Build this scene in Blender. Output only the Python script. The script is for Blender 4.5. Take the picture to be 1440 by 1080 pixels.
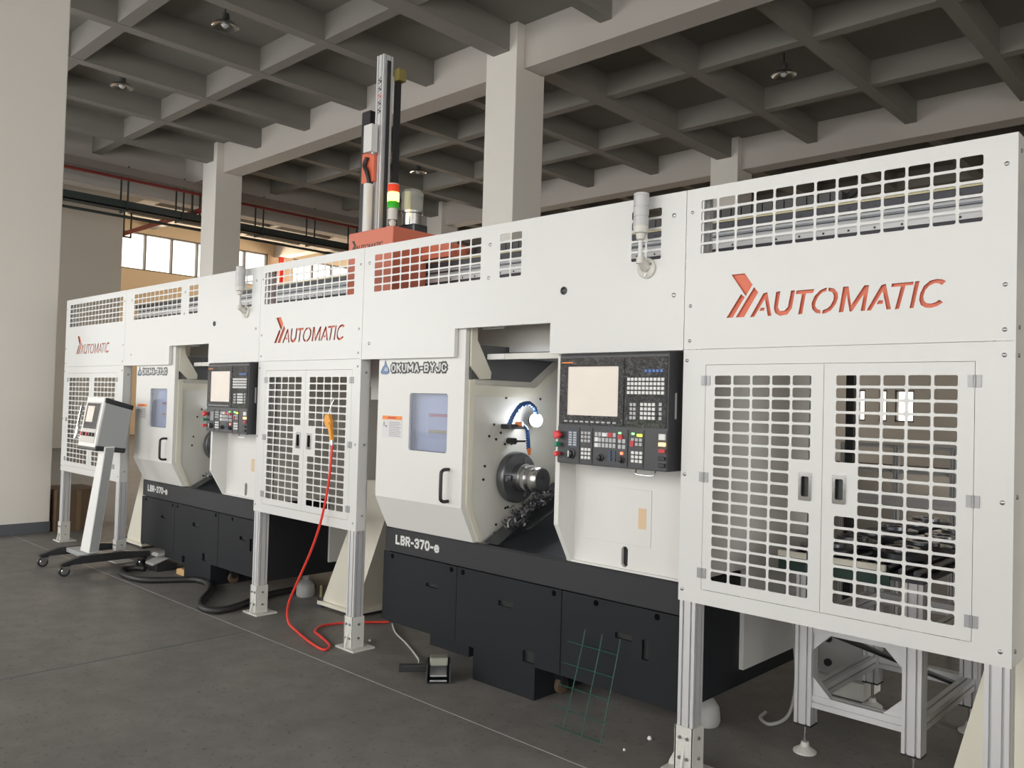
import bpy, bmesh, math, random
from mathutils import Vector, Matrix
from mathutils.geometry import tessellate_polygon

# ------------------------------------------------------------------ scene, camera, light
scene = bpy.context.scene
C = scene.collection
for o in list(bpy.data.objects):
    bpy.data.objects.remove(o)
random.seed(7)

CAM = (2.0393, -3.3199, 1.65)
F_PX, YAW, PITCH, ROLL = 1168.54, -0.753786, 0.0237, 0.027826
fw = Vector((math.sin(YAW) * math.cos(PITCH), math.cos(YAW) * math.cos(PITCH), math.sin(PITCH)))
rt = Vector((math.cos(YAW), -math.sin(YAW), 0))
up = rt.cross(fw)
r2 = rt * math.cos(ROLL) + up * math.sin(ROLL)
u2 = up * math.cos(ROLL) - rt * math.sin(ROLL)
cd = bpy.data.cameras.new('camera')
cd.sensor_width = 36.0
cd.lens = F_PX * 36.0 / 1440.0
cd.clip_start = 0.05
cd.clip_end = 200
cam = bpy.data.objects.new('camera', cd)
cam.matrix_world = Matrix(((r2.x, u2.x, -fw.x, CAM[0]), (r2.y, u2.y, -fw.y, CAM[1]), (r2.z, u2.z, -fw.z, CAM[2]), (0, 0, 0, 1)))
C.objects.link(cam)
scene.camera = cam

world = bpy.data.worlds.new('world')
scene.world = world
world.use_nodes = True
wb = world.node_tree.nodes['Background']
wb.inputs[0].default_value = (1.0, 0.93, 0.82, 1)
wb.inputs[1].default_value = 3.0

scene.view_settings.view_transform = 'Standard'
scene.view_settings.look = 'None'
scene.view_settings.gamma = 1
scene.view_settings.use_curve_mapping = False
scene.view_settings.exposure = 0.07
scene.cycles.use_denoising = True

# daylight through the window bays of the wall behind the camera (x0, x1, z0, z1, watts)
FRONT_BAYS = [(-30.5, -22.0, 0.9, 5.6), (-19.3, -10.2, 0.9, 5.6), (-7.8, 1.4, 0.9, 5.6), (3.8, 12.6, 0.9, 5.6)]
FRONT_Y = -9.2
def area(name, loc, size, power, direction, color=(1, 1, 1), spread=180):
    l = bpy.data.lights.new(name, 'AREA')
    l.shape = 'RECTANGLE'
    l.size, l.size_y = size
    l.energy = power
    l.color = color
    l.spread = math.radians(spread)
    o = bpy.data.objects.new(name, l)
    o.location = loc
    o.rotation_euler = Vector(direction).to_track_quat('-Z', 'Y').to_euler()
    C.objects.link(o)
    return o
for (x0, x1, z0, z1), w in zip(FRONT_BAYS, (720, 520, 215, 235)):
    area('window_or_fill_light', ((x0 + x1) / 2, FRONT_Y + 0.12, (z0 + z1) / 2), (x1 - x0, z1 - z0), w, (0, 1, -0.14), (0.965, 0.988, 1.0), 140)
area('window_or_fill_light', (-31.3, 14.0, 7.3), (9.0, 1.4), 520, (1, 0, -0.12), (1.0, 0.80, 0.58), 160)
area('window_or_fill_light', (14.1, -3.0, 3.4), (8.0, 4.4), 370, (-1, 0, -0.30), (1.0, 1.0, 1.0), 110)
area('window_or_fill_light', (-26.3, 24.9, 4.0), (8.0, 4.2), 900, (-0.45, -1, 0.05), (1.0, 0.84, 0.62), 150)  # fill lamp added to brighten the left wall
for bx in (-14.7, -3.2):
    area('window_or_fill_light', (bx, 24.9, 2.8), (8.0, 3.2), 110, (0, -1, -0.5), (1.0, 0.88, 0.72), 120)

# ------------------------------------------------------------------ materials
MATS = {}
def mat(name, col, rough=0.5, metal=0.0, bump=0.0, bscale=40.0, var=0.0, vscale=3.0, emit=None, estr=0.0, spec=0.5, coat=0.0):
    m = bpy.data.materials.new(name)
    m.use_nodes = True
    nt = m.node_tree
    b = nt.nodes['Principled BSDF']
    b.inputs['Base Color'].default_value = (*col, 1)
    b.inputs['Roughness'].default_value = rough
    b.inputs['Metallic'].default_value = metal
    b.inputs['Specular IOR Level'].default_value = spec
    if coat:
        b.inputs['Coat Weight'].default_value = coat
        b.inputs['Coat Roughness'].default_value = 0.1
    tc = nt.nodes.new('ShaderNodeTexCoord')
    if var:
        n = nt.nodes.new('ShaderNodeTexNoise')
        n.inputs['Scale'].default_value = vscale
        n.inputs['Detail'].default_value = 5
        r = nt.nodes.new('ShaderNodeMapRange')
        r.inputs[3].default_value = 1 - var
        r.inputs[4].default_value = 1 + var
        mx = nt.nodes.new('ShaderNodeMix')
        mx.data_type = 'RGBA'
        mx.blend_type = 'MULTIPLY'
        mx.inputs[0].default_value = 1
        mx.inputs[6].default_value = (*col, 1)
        nt.links.new(tc.outputs['Object'], n.inputs['Vector'])
        nt.links.new(n.outputs['Fac'], r.inputs[0])
        nt.links.new(r.outputs[0], mx.inputs[7])
        nt.links.new(mx.outputs[2], b.inputs['Base Color'])
    if bump:
        n2 = nt.nodes.new('ShaderNodeTexNoise')
        n2.inputs['Scale'].default_value = bscale
        n2.inputs['Detail'].default_value = 3
        bp = nt.nodes.new('ShaderNodeBump')
        bp.inputs['Strength'].default_value = bump
        bp.inputs['Distance'].default_value = 0.01
        nt.links.new(tc.outputs['Object'], n2.inputs['Vector'])
        nt.links.new(n2.outputs['Fac'], bp.inputs['Height'])
        nt.links.new(bp.outputs['Normal'], b.inputs['Normal'])
    if emit:
        b.inputs['Emission Color'].default_value = (*emit, 1)
        b.inputs['Emission Strength'].default_value = estr
    MATS[name] = m
    return m

mat('white_sheet', (0.66, 0.66, 0.648), 0.32, var=0.012, vscale=1.5)
mat('lathe_white', (0.70, 0.695, 0.67), 0.4, var=0.012, vscale=1.5)
mat('cream', (0.70, 0.67, 0.57), 0.4, var=0.03, vscale=3)
mat('lathe_inner', (0.66, 0.65, 0.60), 0.45, var=0.04, vscale=4)
mat('skirt_dark', (0.0155, 0.017, 0.020), 0.5, var=0.08, vscale=2, spec=0.2)
mat('pure_black', (0.003, 0.003, 0.003), 0.9, spec=0.05)
mat('skirt_rail', (0.034, 0.035, 0.038), 0.5, spec=0.25)
mat('black_matte', (0.012, 0.012, 0.013), 0.55)
mat('black_plastic', (0.02, 0.02, 0.022), 0.4)
mat('panel_dark', (0.045, 0.046, 0.052), 0.4)
mat('alu', (0.62, 0.62, 0.63), 0.48, 0.45, var=0.03, vscale=5)
mat('steel', (0.62, 0.62, 0.62), 0.25, 1.0, var=0.08, vscale=12)
mat('dark_steel', (0.10, 0.105, 0.115), 0.32, 0.85, var=0.2, vscale=10)
mat('chuck_steel', (0.16, 0.165, 0.175), 0.35, 0.7, var=0.15, vscale=8)
mat('rail_navy', (0.035, 0.036, 0.05), 0.45)
mat('beam_grey', (0.50, 0.51, 0.52), 0.45, 0.2, var=0.05, vscale=2)
mat('steel_sheet', (0.62, 0.61, 0.57), 0.42, 0.15, var=0.05, vscale=3)
mat('inner_shade', (0.11, 0.11, 0.115), 0.5)  # dark tone stands in for shade in the upper lathe interior
mat('hinge_zinc', (0.34, 0.34, 0.35), 0.45, 0.5)
mat('chrome', (0.75, 0.75, 0.77), 0.12, 1.0)
mat('screw_zinc', (0.35, 0.35, 0.36), 0.35, 0.9)
mat('foot_casting', (0.60, 0.60, 0.56), 0.6, bump=0.2, bscale=120)
mat('logo_orange', (0.72, 0.16, 0.085), 0.5)
mat('orange_paint', (0.66, 0.14, 0.07), 0.5, var=0.04)
mat('box_orange', (0.62, 0.17, 0.10), 0.5, var=0.03)
mat('logo_black', (0.05, 0.035, 0.03), 0.5)
mat('gray_tower', (0.50, 0.50, 0.50), 0.35)
mat('tower_base', (0.62, 0.60, 0.55), 0.4)
mat('red_hose', (0.75, 0.045, 0.03), 0.35)
mat('gun_orange', (0.80, 0.33, 0.03), 0.4)
mat('black_hose', (0.018, 0.018, 0.018), 0.5, bump=0.3, bscale=60)
mat('white_cable', (0.6, 0.6, 0.57), 0.5)
mat('green_wire', (0.012, 0.085, 0.065), 0.4)
mat('blue_hose', (0.03, 0.10, 0.28), 0.4)
mat('orange_tip', (0.75, 0.20, 0.04), 0.4)
mat('console_white', (0.82, 0.82, 0.80), 0.35)
mat('console_grey', (0.33, 0.34, 0.34), 0.55, bump=0.05, bscale=200)
mat('console_face', (0.55, 0.52, 0.49), 0.3, var=0.05)
def mat_film():
    m = mat('film', (0.085, 0.086, 0.09), 0.2, spec=0.8, coat=0.8)
    nt = m.node_tree
    b = nt.nodes['Principled BSDF']
    tc = nt.nodes.new('ShaderNodeTexCoord')
    n = nt.nodes.new('ShaderNodeTexNoise')
    n.inputs['Scale'].default_value = 34; n.inputs['Detail'].default_value = 4; n.inputs['Distortion'].default_value = 2.5
    bp = nt.nodes.new('ShaderNodeBump')
    bp.inputs['Strength'].default_value = 1.0; bp.inputs['Distance'].default_value = 0.035
    nt.links.new(tc.outputs['Object'], n.inputs['Vector'])
    nt.links.new(n.outputs['Fac'], bp.inputs['Height'])
    nt.links.new(bp.outputs['Normal'], b.inputs['Normal'])
    nt.links.new(bp.outputs['Normal'], b.inputs['Coat Normal'])
mat_film()
mat('screen_film', (0.78, 0.71, 0.64), 0.35, var=0.05, vscale=9)
mat('key_grey', (0.45, 0.46, 0.47), 0.5)
mat('key_white', (0.75, 0.75, 0.74), 0.5)
mat('key_red', (0.50, 0.05, 0.06), 0.5)
mat('key_blue', (0.10, 0.20, 0.50), 0.5)
mat('key_navy', (0.05, 0.07, 0.12), 0.5)
mat('mushroom_red', (0.70, 0.06, 0.07), 0.35)
mat('button_green', (0.02, 0.22, 0.12), 0.35)
mat('sticker_white', (0.66, 0.65, 0.66), 0.5)
mat('sticker_orange', (0.85, 0.26, 0.05), 0.5)
mat('sticker_red', (0.55, 0.07, 0.05), 0.5)
mat('sticker_yellow', (0.65, 0.45, 0.08), 0.5)
mat('sticker_ink', (0.30, 0.29, 0.31), 0.5)
mat('emblem_blue', (0.05, 0.09, 0.17), 0.3, 0.4)
mat('beige_latch', (0.72, 0.52, 0.33), 0.5)
mat('cardboard', (0.13, 0.085, 0.05), 0.8, var=0.1)
mat('cardboard_tape', (0.20, 0.135, 0.075), 0.6)
mat('cardboard_light', (0.55, 0.36, 0.16), 0.8)
mat('pedal_grey', (0.25, 0.26, 0.21), 0.5)
mat('green_board', (0.004, 0.03, 0.022), 0.5)
mat('paint_column', (0.78, 0.745, 0.69), 0.7, var=0.03, vscale=1.2)
mat('plinth_grey', (0.10, 0.11, 0.125), 0.6)
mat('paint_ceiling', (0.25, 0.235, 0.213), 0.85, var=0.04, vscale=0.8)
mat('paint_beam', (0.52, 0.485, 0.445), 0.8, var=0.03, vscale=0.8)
mat('paint_wall', (0.60, 0.555, 0.49), 0.8, var=0.03, vscale=0.6)
mat('wall_lit_warm', (0.78, 0.62, 0.44), 0.8, var=0.03, vscale=0.6)  # warm window light is put into this wall colour
mat('shade_brown', (0.22, 0.185, 0.165), 0.7)
mat('tray_dark', (0.035, 0.045, 0.043), 0.5)
mat('pipe_red', (0.20, 0.022, 0.02), 0.45)
mat('window_frame', (0.16, 0.14, 0.12), 0.5)
mat('lamp_alu', (0.5, 0.5, 0.48), 0.2, 1.0)
mat('lamp_inside', (0.10, 0.10, 0.10), 0.4)
mat('led_white', (1, 1, 1), 0.4, emit=(0.93, 0.96, 1.0), estr=75)
mat('led_yellow', (1, 0.6, 0.05), 0.3, emit=(1.0, 0.66, 0.12), estr=5.5)
mat('glass_red', (0.75, 0.06, 0.03), 0.25, emit=(0.9, 0.10, 0.03), estr=0.25)
mat('glass_green', (0.04, 0.40, 0.03), 0.25, emit=(0.1, 0.6, 0.05), estr=0.12)
mat('ind_orange', (1, 0.6, 0.2), 0.3, emit=(1, 0.55, 0.2), estr=2.2)
mat('ind_red', (1, 0.2, 0.1), 0.3, emit=(1, 0.12, 0.05), estr=3)
mat('ind_yellow', (0.8, 0.9, 0.1), 0.3, emit=(0.75, 0.9, 0.05), estr=1.4)
mat('ind_green', (0.3, 0.9, 0.3), 0.3, emit=(0.3, 1, 0.3), estr=1.6)
mat('chips', (0.16, 0.16, 0.165), 0.35, 0.7, var=0.5, vscale=60)
mat('bottle_white', (0.42, 0.42, 0.41), 0.5)
mat('brass', (0.30, 0.27, 0.17), 0.4, 0.7)
mat('bracket_yellow', (0.22, 0.18, 0.05), 0.5)
mat('jar_oil', (0.80, 0.76, 0.45), 0.3)

def mat_pane(name, tint, alpha, rough=0.03):
    m = bpy.data.materials.new(name)
    m.use_nodes = True
    nt = m.node_tree
    nt.nodes.clear()
    out = nt.nodes.new('ShaderNodeOutputMaterial')
    tr = nt.nodes.new('ShaderNodeBsdfTransparent')
    tr.inputs[0].default_value = (*tint, 1)
    pb = nt.nodes.new('ShaderNodeBsdfPrincipled')
    pb.inputs['Base Color'].default_value = (*tint, 1)
    pb.inputs['Roughness'].default_value = rough
    mx = nt.nodes.new('ShaderNodeMixShader')
    mx.inputs[0].default_value = alpha
    nt.links.new(tr.outputs[0], mx.inputs[1])
    nt.links.new(pb.outputs[0], mx.inputs[2])
    nt.links.new(mx.outputs[0], out.inputs[0])
    MATS[name] = m
mat_pane('pane_clear', (0.95, 0.96, 0.97), 0.10)
mat_pane('pane_door', (0.80, 0.83, 0.92), 0.16)
mat_pane('jar_glass', (0.85, 0.87, 0.85), 0.25)

def mat_floor():
    m = mat('floor_epoxy', (0.115, 0.110, 0.104), 0.36)
    nt = m.node_tree
    b = nt.nodes['Principled BSDF']
    tc = nt.nodes.new('ShaderNodeTexCoord')
    n1 = nt.nodes.new('ShaderNodeTexNoise'); n1.inputs['Scale'].default_value = 0.9; n1.inputs['Detail'].default_value = 6
    n2 = nt.nodes.new('ShaderNodeTexNoise'); n2.inputs['Scale'].default_value = 30; n2.inputs['Detail'].default_value = 6; n2.inputs['Roughness'].default_value = 0.7
    n3 = nt.nodes.new('ShaderNodeTexNoise'); n3.inputs['Scale'].default_value = 6; n3.inputs['Detail'].default_value = 8
    for n in (n1, n2, n3):
        nt.links.new(tc.outputs['Object'], n.inputs['Vector'])
    r1 = nt.nodes.new('ShaderNodeValToRGB')
    r1.color_ramp.elements[0].position = 0.3; r1.color_ramp.elements[0].color = (0.146, 0.139, 0.131, 1)
    r1.color_ramp.elements[1].position = 0.7; r1.color_ramp.elements[1].color = (0.210, 0.198, 0.185, 1)
    nt.links.new(n1.outputs['Fac'], r1.inputs[0])
    r2_ = nt.nodes.new('ShaderNodeValToRGB')
    r2_.color_ramp.elements[0].position = 0.585; r2_.color_ramp.elements[0].color = (1, 1, 1, 1)
    r2_.color_ramp.elements[1].position = 0.64; r2_.color_ramp.elements[1].color = (0.42, 0.41, 0.41, 1)
    nt.links.new(n2.outputs['Fac'], r2_.inputs[0])
    mx = nt.nodes.new('ShaderNodeMix'); mx.data_type = 'RGBA'; mx.blend_type = 'MULTIPLY'; mx.inputs[0].default_value = 0.75
    nt.links.new(r1.outputs[0], mx.inputs[6]); nt.links.new(r2_.outputs[0], mx.inputs[7])
    mr = nt.nodes.new('ShaderNodeMapRange'); mr.inputs[3].default_value = 0.72; mr.inputs[4].default_value = 1.28
    nt.links.new(n3.outputs['Fac'], mr.inputs[0])
    mx2 = nt.nodes.new('ShaderNodeMix'); mx2.data_type = 'RGBA'; mx2.blend_type = 'MULTIPLY'; mx2.inputs[0].default_value = 1
    nt.links.new(mx.outputs[2], mx2.inputs[6]); nt.links.new(mr.outputs[0], mx2.inputs[7])
    b.inputs['Specular IOR Level'].default_value = 0.35
    nt.links.new(mx2.outputs[2], b.inputs['Base Color'])
    rr = nt.nodes.new('ShaderNodeMapRange'); rr.inputs[3].default_value = 0.48; rr.inputs[4].default_value = 0.68
    nt.links.new(n1.outputs['Fac'], rr.inputs[0]); nt.links.new(rr.outputs[0], b.inputs['Roughness'])
    return m
mat_floor()

# ------------------------------------------------------------------ mesh helpers
def root_loc(o):
    while o is not None and o.parent is not None:
        o = o.parent
    return Vector(o.location) if o is not None else Vector((0, 0, 0))

class MB:
    def __init__(s):
        s.v, s.f = [], []
    def add(s, vs, fs):
        n = len(s.v)
        s.v += [tuple(p) for p in vs]
        s.f += [tuple(i + n for i in q) for q in fs]
        return s
    def box(s, x0, x1, y0, y1, z0, z1):
        return s.add([(x0, y0, z0), (x1, y0, z0), (x1, y1, z0), (x0, y1, z0), (x0, y0, z1), (x1, y0, z1), (x1, y1, z1), (x0, y1, z1)],
                     [(0, 3, 2, 1), (4, 5, 6, 7), (0, 1, 5, 4), (1, 2, 6, 5), (2, 3, 7, 6), (3, 0, 4, 7)])
    def obox(s, p0, p1, w, h, upv=(0, 0, 1)):
        p0, p1 = Vector(p0), Vector(p1)
        d = (p1 - p0).normalized()
        a = d.cross(Vector(upv)).normalized() * (w / 2)
        b = a.cross(d).normalized() * (h / 2)
        vs = []
        for p in (p0, p1):
            vs += [p - a - b, p + a - b, p + a + b, p - a + b]
        return s.add(vs, [(3, 2, 1, 0), (4, 5, 6, 7), (0, 1, 5, 4), (1, 2, 6, 5), (2, 3, 7, 6), (3, 0, 4, 7)])
    def prism(s, poly, axis, a0, a1):
        n = len(poly)
        def P(p, a):
            return (a, p[0], p[1]) if axis == 'x' else (p[0], a, p[1]) if axis == 'y' else (p[0], p[1], a)
        vs = [P(p, a0) for p in poly] + [P(p, a1) for p in poly]
        fs = [tuple(range(n - 1, -1, -1)), tuple(range(n, 2 * n))]
        fs += [(i, (i + 1) % n, n + (i + 1) % n, n + i) for i in range(n)]
        return s.add(vs, fs)
    def cone(s, p0, p1, r0, r1, n=16, cap=True):
        p0, p1 = Vector(p0), Vector(p1)
        d = (p1 - p0).normalized()
        a = d.orthogonal().normalized()
        b = d.cross(a)
        vs = []
        for p, r in ((p0, r0), (p1, r1)):
            for i in range(n):
                t = 2 * math.pi * i / n
                vs.append(p + (a * math.cos(t) + b * math.sin(t)) * r)
        fs = [(i, (i + 1) % n, n + (i + 1) % n, n + i) for i in range(n)]
        if cap:
            fs += [tuple(range(n - 1, -1, -1)), tuple(range(n, 2 * n))]
        return s.add(vs, fs)
    def cyl(s, p0, p1, r, n=16):
        return s.cone(p0, p1, r, r, n)
    def lathe(s, p0, axis, prof, n=28):
        # prof: list of (distance along axis, radius)
        p0, d = Vector(p0), Vector(axis).normalized()
        a = d.orthogonal().normalized()
        b = d.cross(a)
        vs, fs = [], []
        for h, r in prof:
            for i in range(n):
                t = 2 * math.pi * i / n
                vs.append(p0 + d * h + (a * math.cos(t) + b * math.sin(t)) * max(r, 1e-4))
        for k in range(len(prof) - 1):
            for i in range(n):
                j = (i + 1) % n
                fs.append((k * n + i, k * n + j, (k + 1) * n + j, (k + 1) * n + i))
        fs.append(tuple(range(n - 1, -1, -1)))
        m = (len(prof) - 1) * n
        fs.append(tuple(range(m, m + n)))
        return s.add(vs, fs)
    def tube(s, pts, r, n=10, smooth=6):
        P = [Vector(p) for p in pts]
        if smooth and len(P) > 2:
            Q = []
            E_ = [P[0] * 2 - P[1]] + P + [P[-1] * 2 - P[-2]]
            for i in range(1, len(E_) - 2):
                a, b, c, d = E_[i - 1], E_[i], E_[i + 1], E_[i + 2]
                for k in range(smooth):
                    t = k / smooth
                    Q.append(0.5 * ((2 * b) + (c - a) * t + (2 * a - 5 * b + 4 * c - d) * t * t + (3 * b - a - 3 * c + d) * t ** 3))
            Q.append(P[-1])
            P = Q
        vs, fs = [], []
        a = None
        for i, p in enumerate(P):
            d = (P[min(i + 1, len(P) - 1)] - P[max(i - 1, 0)]).normalized()
            a = d.orthogonal().normalized() if a is None else (a - d * a.dot(d)).normalized()
            b = d.cross(a)
            for k in range(n):
                t = 2 * math.pi * k / n
                vs.append(p + (a * math.cos(t) + b * math.sin(t)) * r)
        for i in range(len(P) - 1):
            for k in range(n):
                j = (k + 1) % n
                fs.append((i * n + k, i * n + j, (i + 1) * n + j, (i + 1) * n + k))
        fs.append(tuple(range(n - 1, -1, -1)))
        m = (len(P) - 1) * n
        fs.append(tuple(range(m, m + n)))
        return s.add(vs, fs)
    def sheet(s, outer, holes, y0, y1):
        """flat plate in the XZ plane with cut-outs, from y0 (front) to y1"""
        loops = [outer] + holes
        tris = tessellate_polygon([[Vector((p[0], p[1], 0)) for p in l] for l in loops])
        flat = [p for l in loops for p in l]
        n = len(flat)
        vs = [(p[0], y0, p[1]) for p in flat] + [(p[0], y1, p[1]) for p in flat]
        fs = [tuple(t) for t in tris] + [tuple(n + i for i in reversed(t)) for t in tris]
        k = 0
        for l in loops:
            m = len(l)
            fs += [(k + i, k + (i + 1) % m, n + k + (i + 1) % m, n + k + i) for i in range(m)]
            k += m
        return s.add(vs, fs)
    def build(s, name, m, parent=None, smooth=False, bevel=0.0, kind=None, recalc=True):
        off = root_loc(parent)
        me = bpy.data.meshes.new(name)
        me.from_pydata([(p[0] - off.x, p[1] - off.y, p[2] - off.z) for p in s.v], [], s.f)
        if recalc:
            bm = bmesh.new(); bm.from_mesh(me)
            bmesh.ops.recalc_face_normals(bm, faces=bm.faces)
            bm.to_mesh(me); bm.free()
        if smooth:
            me.polygons.foreach_set('use_smooth', [True] * len(me.polygons))
            try:
                me.set_sharp_from_angle(angle=math.radians(40))
            except Exception:
                pass
        me.materials.append(MATS[m])
        me.update()
        o = bpy.data.objects.new(name, me)
        C.objects.link(o)
        if parent is not None:
            o.parent = parent
        if bevel:
            md = o.modifiers.new('bevel', 'BEVEL')
            md.width = bevel; md.segments = 2; md.limit_method = 'ANGLE'; md.angle_limit = math.radians(40)
        if kind:
            o['kind'] = kind
        return o

def dup_part(o, parent, delta):
    c = o.copy(); C.objects.link(c); c.parent = parent
    c.location = Vector(o.location) + Vector(delta)
    return c
def thing(name, label, cat, loc=(0, 0, 0), group=None):
    o = bpy.data.objects.new(name, None)
    o.empty_display_size = 0.1
    o.location = loc
    C.objects.link(o)
    return tag(o, label, cat, group)
def tag(o, label, cat, group=None):
    o['label'] = label; o['category'] = cat
    if group:
        o['group'] = group
    return o
def copy_tree(o, delta, parent=None):
    c = o.copy(); C.objects.link(c)
    if parent is None:
        c.location = Vector(o.location) + Vector(delta)
    else:
        c.parent = parent
    for ch in list(o.children):
        copy_tree(ch, delta, c)
    return c
def label(o, text):
    o['label'] = text
    return o
def structure(o, text=None):
    o['kind'] = 'structure'
    if text:
        o['label'] = text
    return o

O_ = [(.28, 0), (.72, 0), (1, .26), (1, .74), (.72, 1), (.28, 1), (0, .74), (0, .26), (.28, 0)]
GLYPH = {'O': [O_], '0': [O_], 'K': [[(0, 0), (0, 1)], [(0, .40), (1, 1)], [(.36, .62), (1, 0)]], 'U': [[(0, 1), (0, .26), (.28, 0), (.72, 0), (1, .26), (1, 1)]],
         'M': [[(0, 0), (0, 1), (.5, .3), (1, 1), (1, 0)]], 'A': [[(0, 0), (.5, 1), (1, 0)], [(.2, .32), (.8, .32)]], '-': [[(.1, .42), (.9, .42)]],
         'B': [[(.7, .53), (1, .76), (.72, 1), (0, 1), (0, 0), (.72, 0), (1, .27), (.72, .53), (0, .53)]], 'Y': [[(0, 1), (.5, .48), (1, 1)], [(.5, .48), (.5, 0)]],
         'J': [[(1, 1), (1, .26), (.72, 0), (.28, 0), (0, .26)]], 'C': [[(1, .72), (.72, 1), (.28, 1), (0, .74), (0, .26), (.28, 0), (.72, 0), (1, .28)]],
         'L': [[(0, 1), (0, 0), (.9, 0)]], 'R': [[(0, 0), (0, 1), (.75, 1), (1, .85), (1, .65), (.75, .48), (0, .48)], [(.5, .48), (1, 0)]],
         '3': [[(0, .85), (.25, 1), (.75, 1), (1, .83), (1, .68), (.72, .53), (.4, .53)], [(.72, .53), (1, .38), (1, .18), (.75, 0), (.25, 0), (0, .15)]],
         '7': [[(0, 1), (1, 1), (.4, 0)]], 'e': [[(0, .37), (1, .37), (1, .5), (.74, .72), (.26, .72), (0, .5), (0, .22), (.26, 0), (.74, 0), (1, .12)]]}
def block_text(name, body, x, z, h, width, th, y0, y1, m, parent):
    """bold block lettering on a plate facing -Y; width is measured between stroke centres"""
    ws = [0.36 if c == '-' else 0.82 if c == 'M' else 0.58 for c in body]
    k = width / (sum(ws) + 0.34 * (len(body) - 1))
    mb = MB()
    for c, w in zip(body, ws):
        for line in GLYPH[c]:
            P = [Vector((x + p[0] * w * k, 0, z + p[1] * h)) for p in line]
            for a, b in zip(P, P[1:]):
                d = (b - a).normalized() * (th * 0.42)
                n = Vector((-d.z, 0, d.x)).normalized() * (th / 2)
                a2, b2 = a - d, b + d
                mb.prism([((a2 - n).x, (a2 - n).z), ((b2 - n).x, (b2 - n).z), ((b2 + n).x, (b2 + n).z), ((a2 + n).x, (a2 + n).z)], 'y', y0, y1)
        x += (w + 0.34) * k
    return mb.build(name, m, parent)

def rrect(x0, x1, z0, z1, r):
    return [(x0 + r, z0), (x1 - r, z0), (x1, z0 + r), (x1, z1 - r), (x1 - r, z1), (x0 + r, z1), (x0, z1 - r), (x0, z0 + r)]
def grid_holes(x0, x1, z0, z1, nc, nr, bar=0.0105, skip=lambda c, r: False, r=0.005):
    pw, ph = (x1 - x0 + bar) / nc, (z1 - z0 + bar) / nr
    H = []
    for c in range(nc):
        for k in range(nr):          # row 0 at the top
            if skip(c, k):
                continue
            a = x0 + c * pw
            t = z1 - k * ph
            H.append(rrect(a, a + pw - bar, t - ph + bar, t, r))
    return H
def slot_profile(w, d, slots_w, slots_d, gw=0.009, gd=0.012):
    """outline of an extruded aluminium profile centred on 0, grooves on all four sides"""
    pts = []
    def side(p, q, nrm, n):
        p, q, nrm = Vector(p), Vector(q), Vector(nrm)
        L = (q - p).length
        t = (q - p) / L
        out = [p]
        for i in range(n):
            c = L * (i + 0.5) / n
            out += [p + t * (c - gw / 2), p + t * (c - gw / 2) - nrm * gd, p + t * (c + gw / 2) - nrm * gd, p + t * (c + gw / 2)]
        return out
    a, b = w / 2, d / 2
    pts += side((-a, -b), (a, -b), (0, -1), slots_w)
    pts += side((a, -b), (a, b), (1, 0), slots_d)
    pts += side((a, b), (-a, b), (0, 1), slots_w)
    pts += side((-a, b), (-a, -b), (-1, 0), slots_d)
    return [(p.x, p.y) for p in pts]

# ------------------------------------------------------------------ the hall
XL, XR, YF, YB, ZS = -31.7, 14.4, FRONT_Y, 25.3, 8.82
floor = structure(MB().box(XL, XR, YF, YB, -0.25, 0).build('floor', 'floor_epoxy'), 'dark grey epoxy floor with worn specks')
for nm, args, m in (('floor_joint', (XL, XR, -0.267, -0.2625, 0, 0.0012), 'bottle_white'),
                    ('floor_joint', (-3.315, -3.300, YF, -0.268, 0, 0.0010), 'plinth_grey'),
                    ('floor_joint', (-6.41, -6.400, -3.0, -0.268, 0, 0.0010), 'plinth_grey')):
    MB().box(*args).build(nm, m, floor)
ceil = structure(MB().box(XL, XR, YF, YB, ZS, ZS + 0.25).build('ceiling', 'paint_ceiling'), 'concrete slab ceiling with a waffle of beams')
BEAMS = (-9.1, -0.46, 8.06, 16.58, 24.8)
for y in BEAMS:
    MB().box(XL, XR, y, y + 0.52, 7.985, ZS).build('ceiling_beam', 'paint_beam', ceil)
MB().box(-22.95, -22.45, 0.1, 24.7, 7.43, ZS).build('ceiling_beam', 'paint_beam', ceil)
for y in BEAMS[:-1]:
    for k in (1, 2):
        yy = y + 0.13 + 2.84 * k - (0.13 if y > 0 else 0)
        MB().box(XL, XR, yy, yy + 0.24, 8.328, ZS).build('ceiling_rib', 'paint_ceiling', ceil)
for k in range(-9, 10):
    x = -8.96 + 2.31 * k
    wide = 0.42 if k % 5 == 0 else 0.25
    MB().box(x - wide / 2, x + wide / 2, YF, YB, 8.32 if k % 5 else 8.30, ZS).build('ceiling_rib', 'paint_ceiling', ceil)

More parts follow.
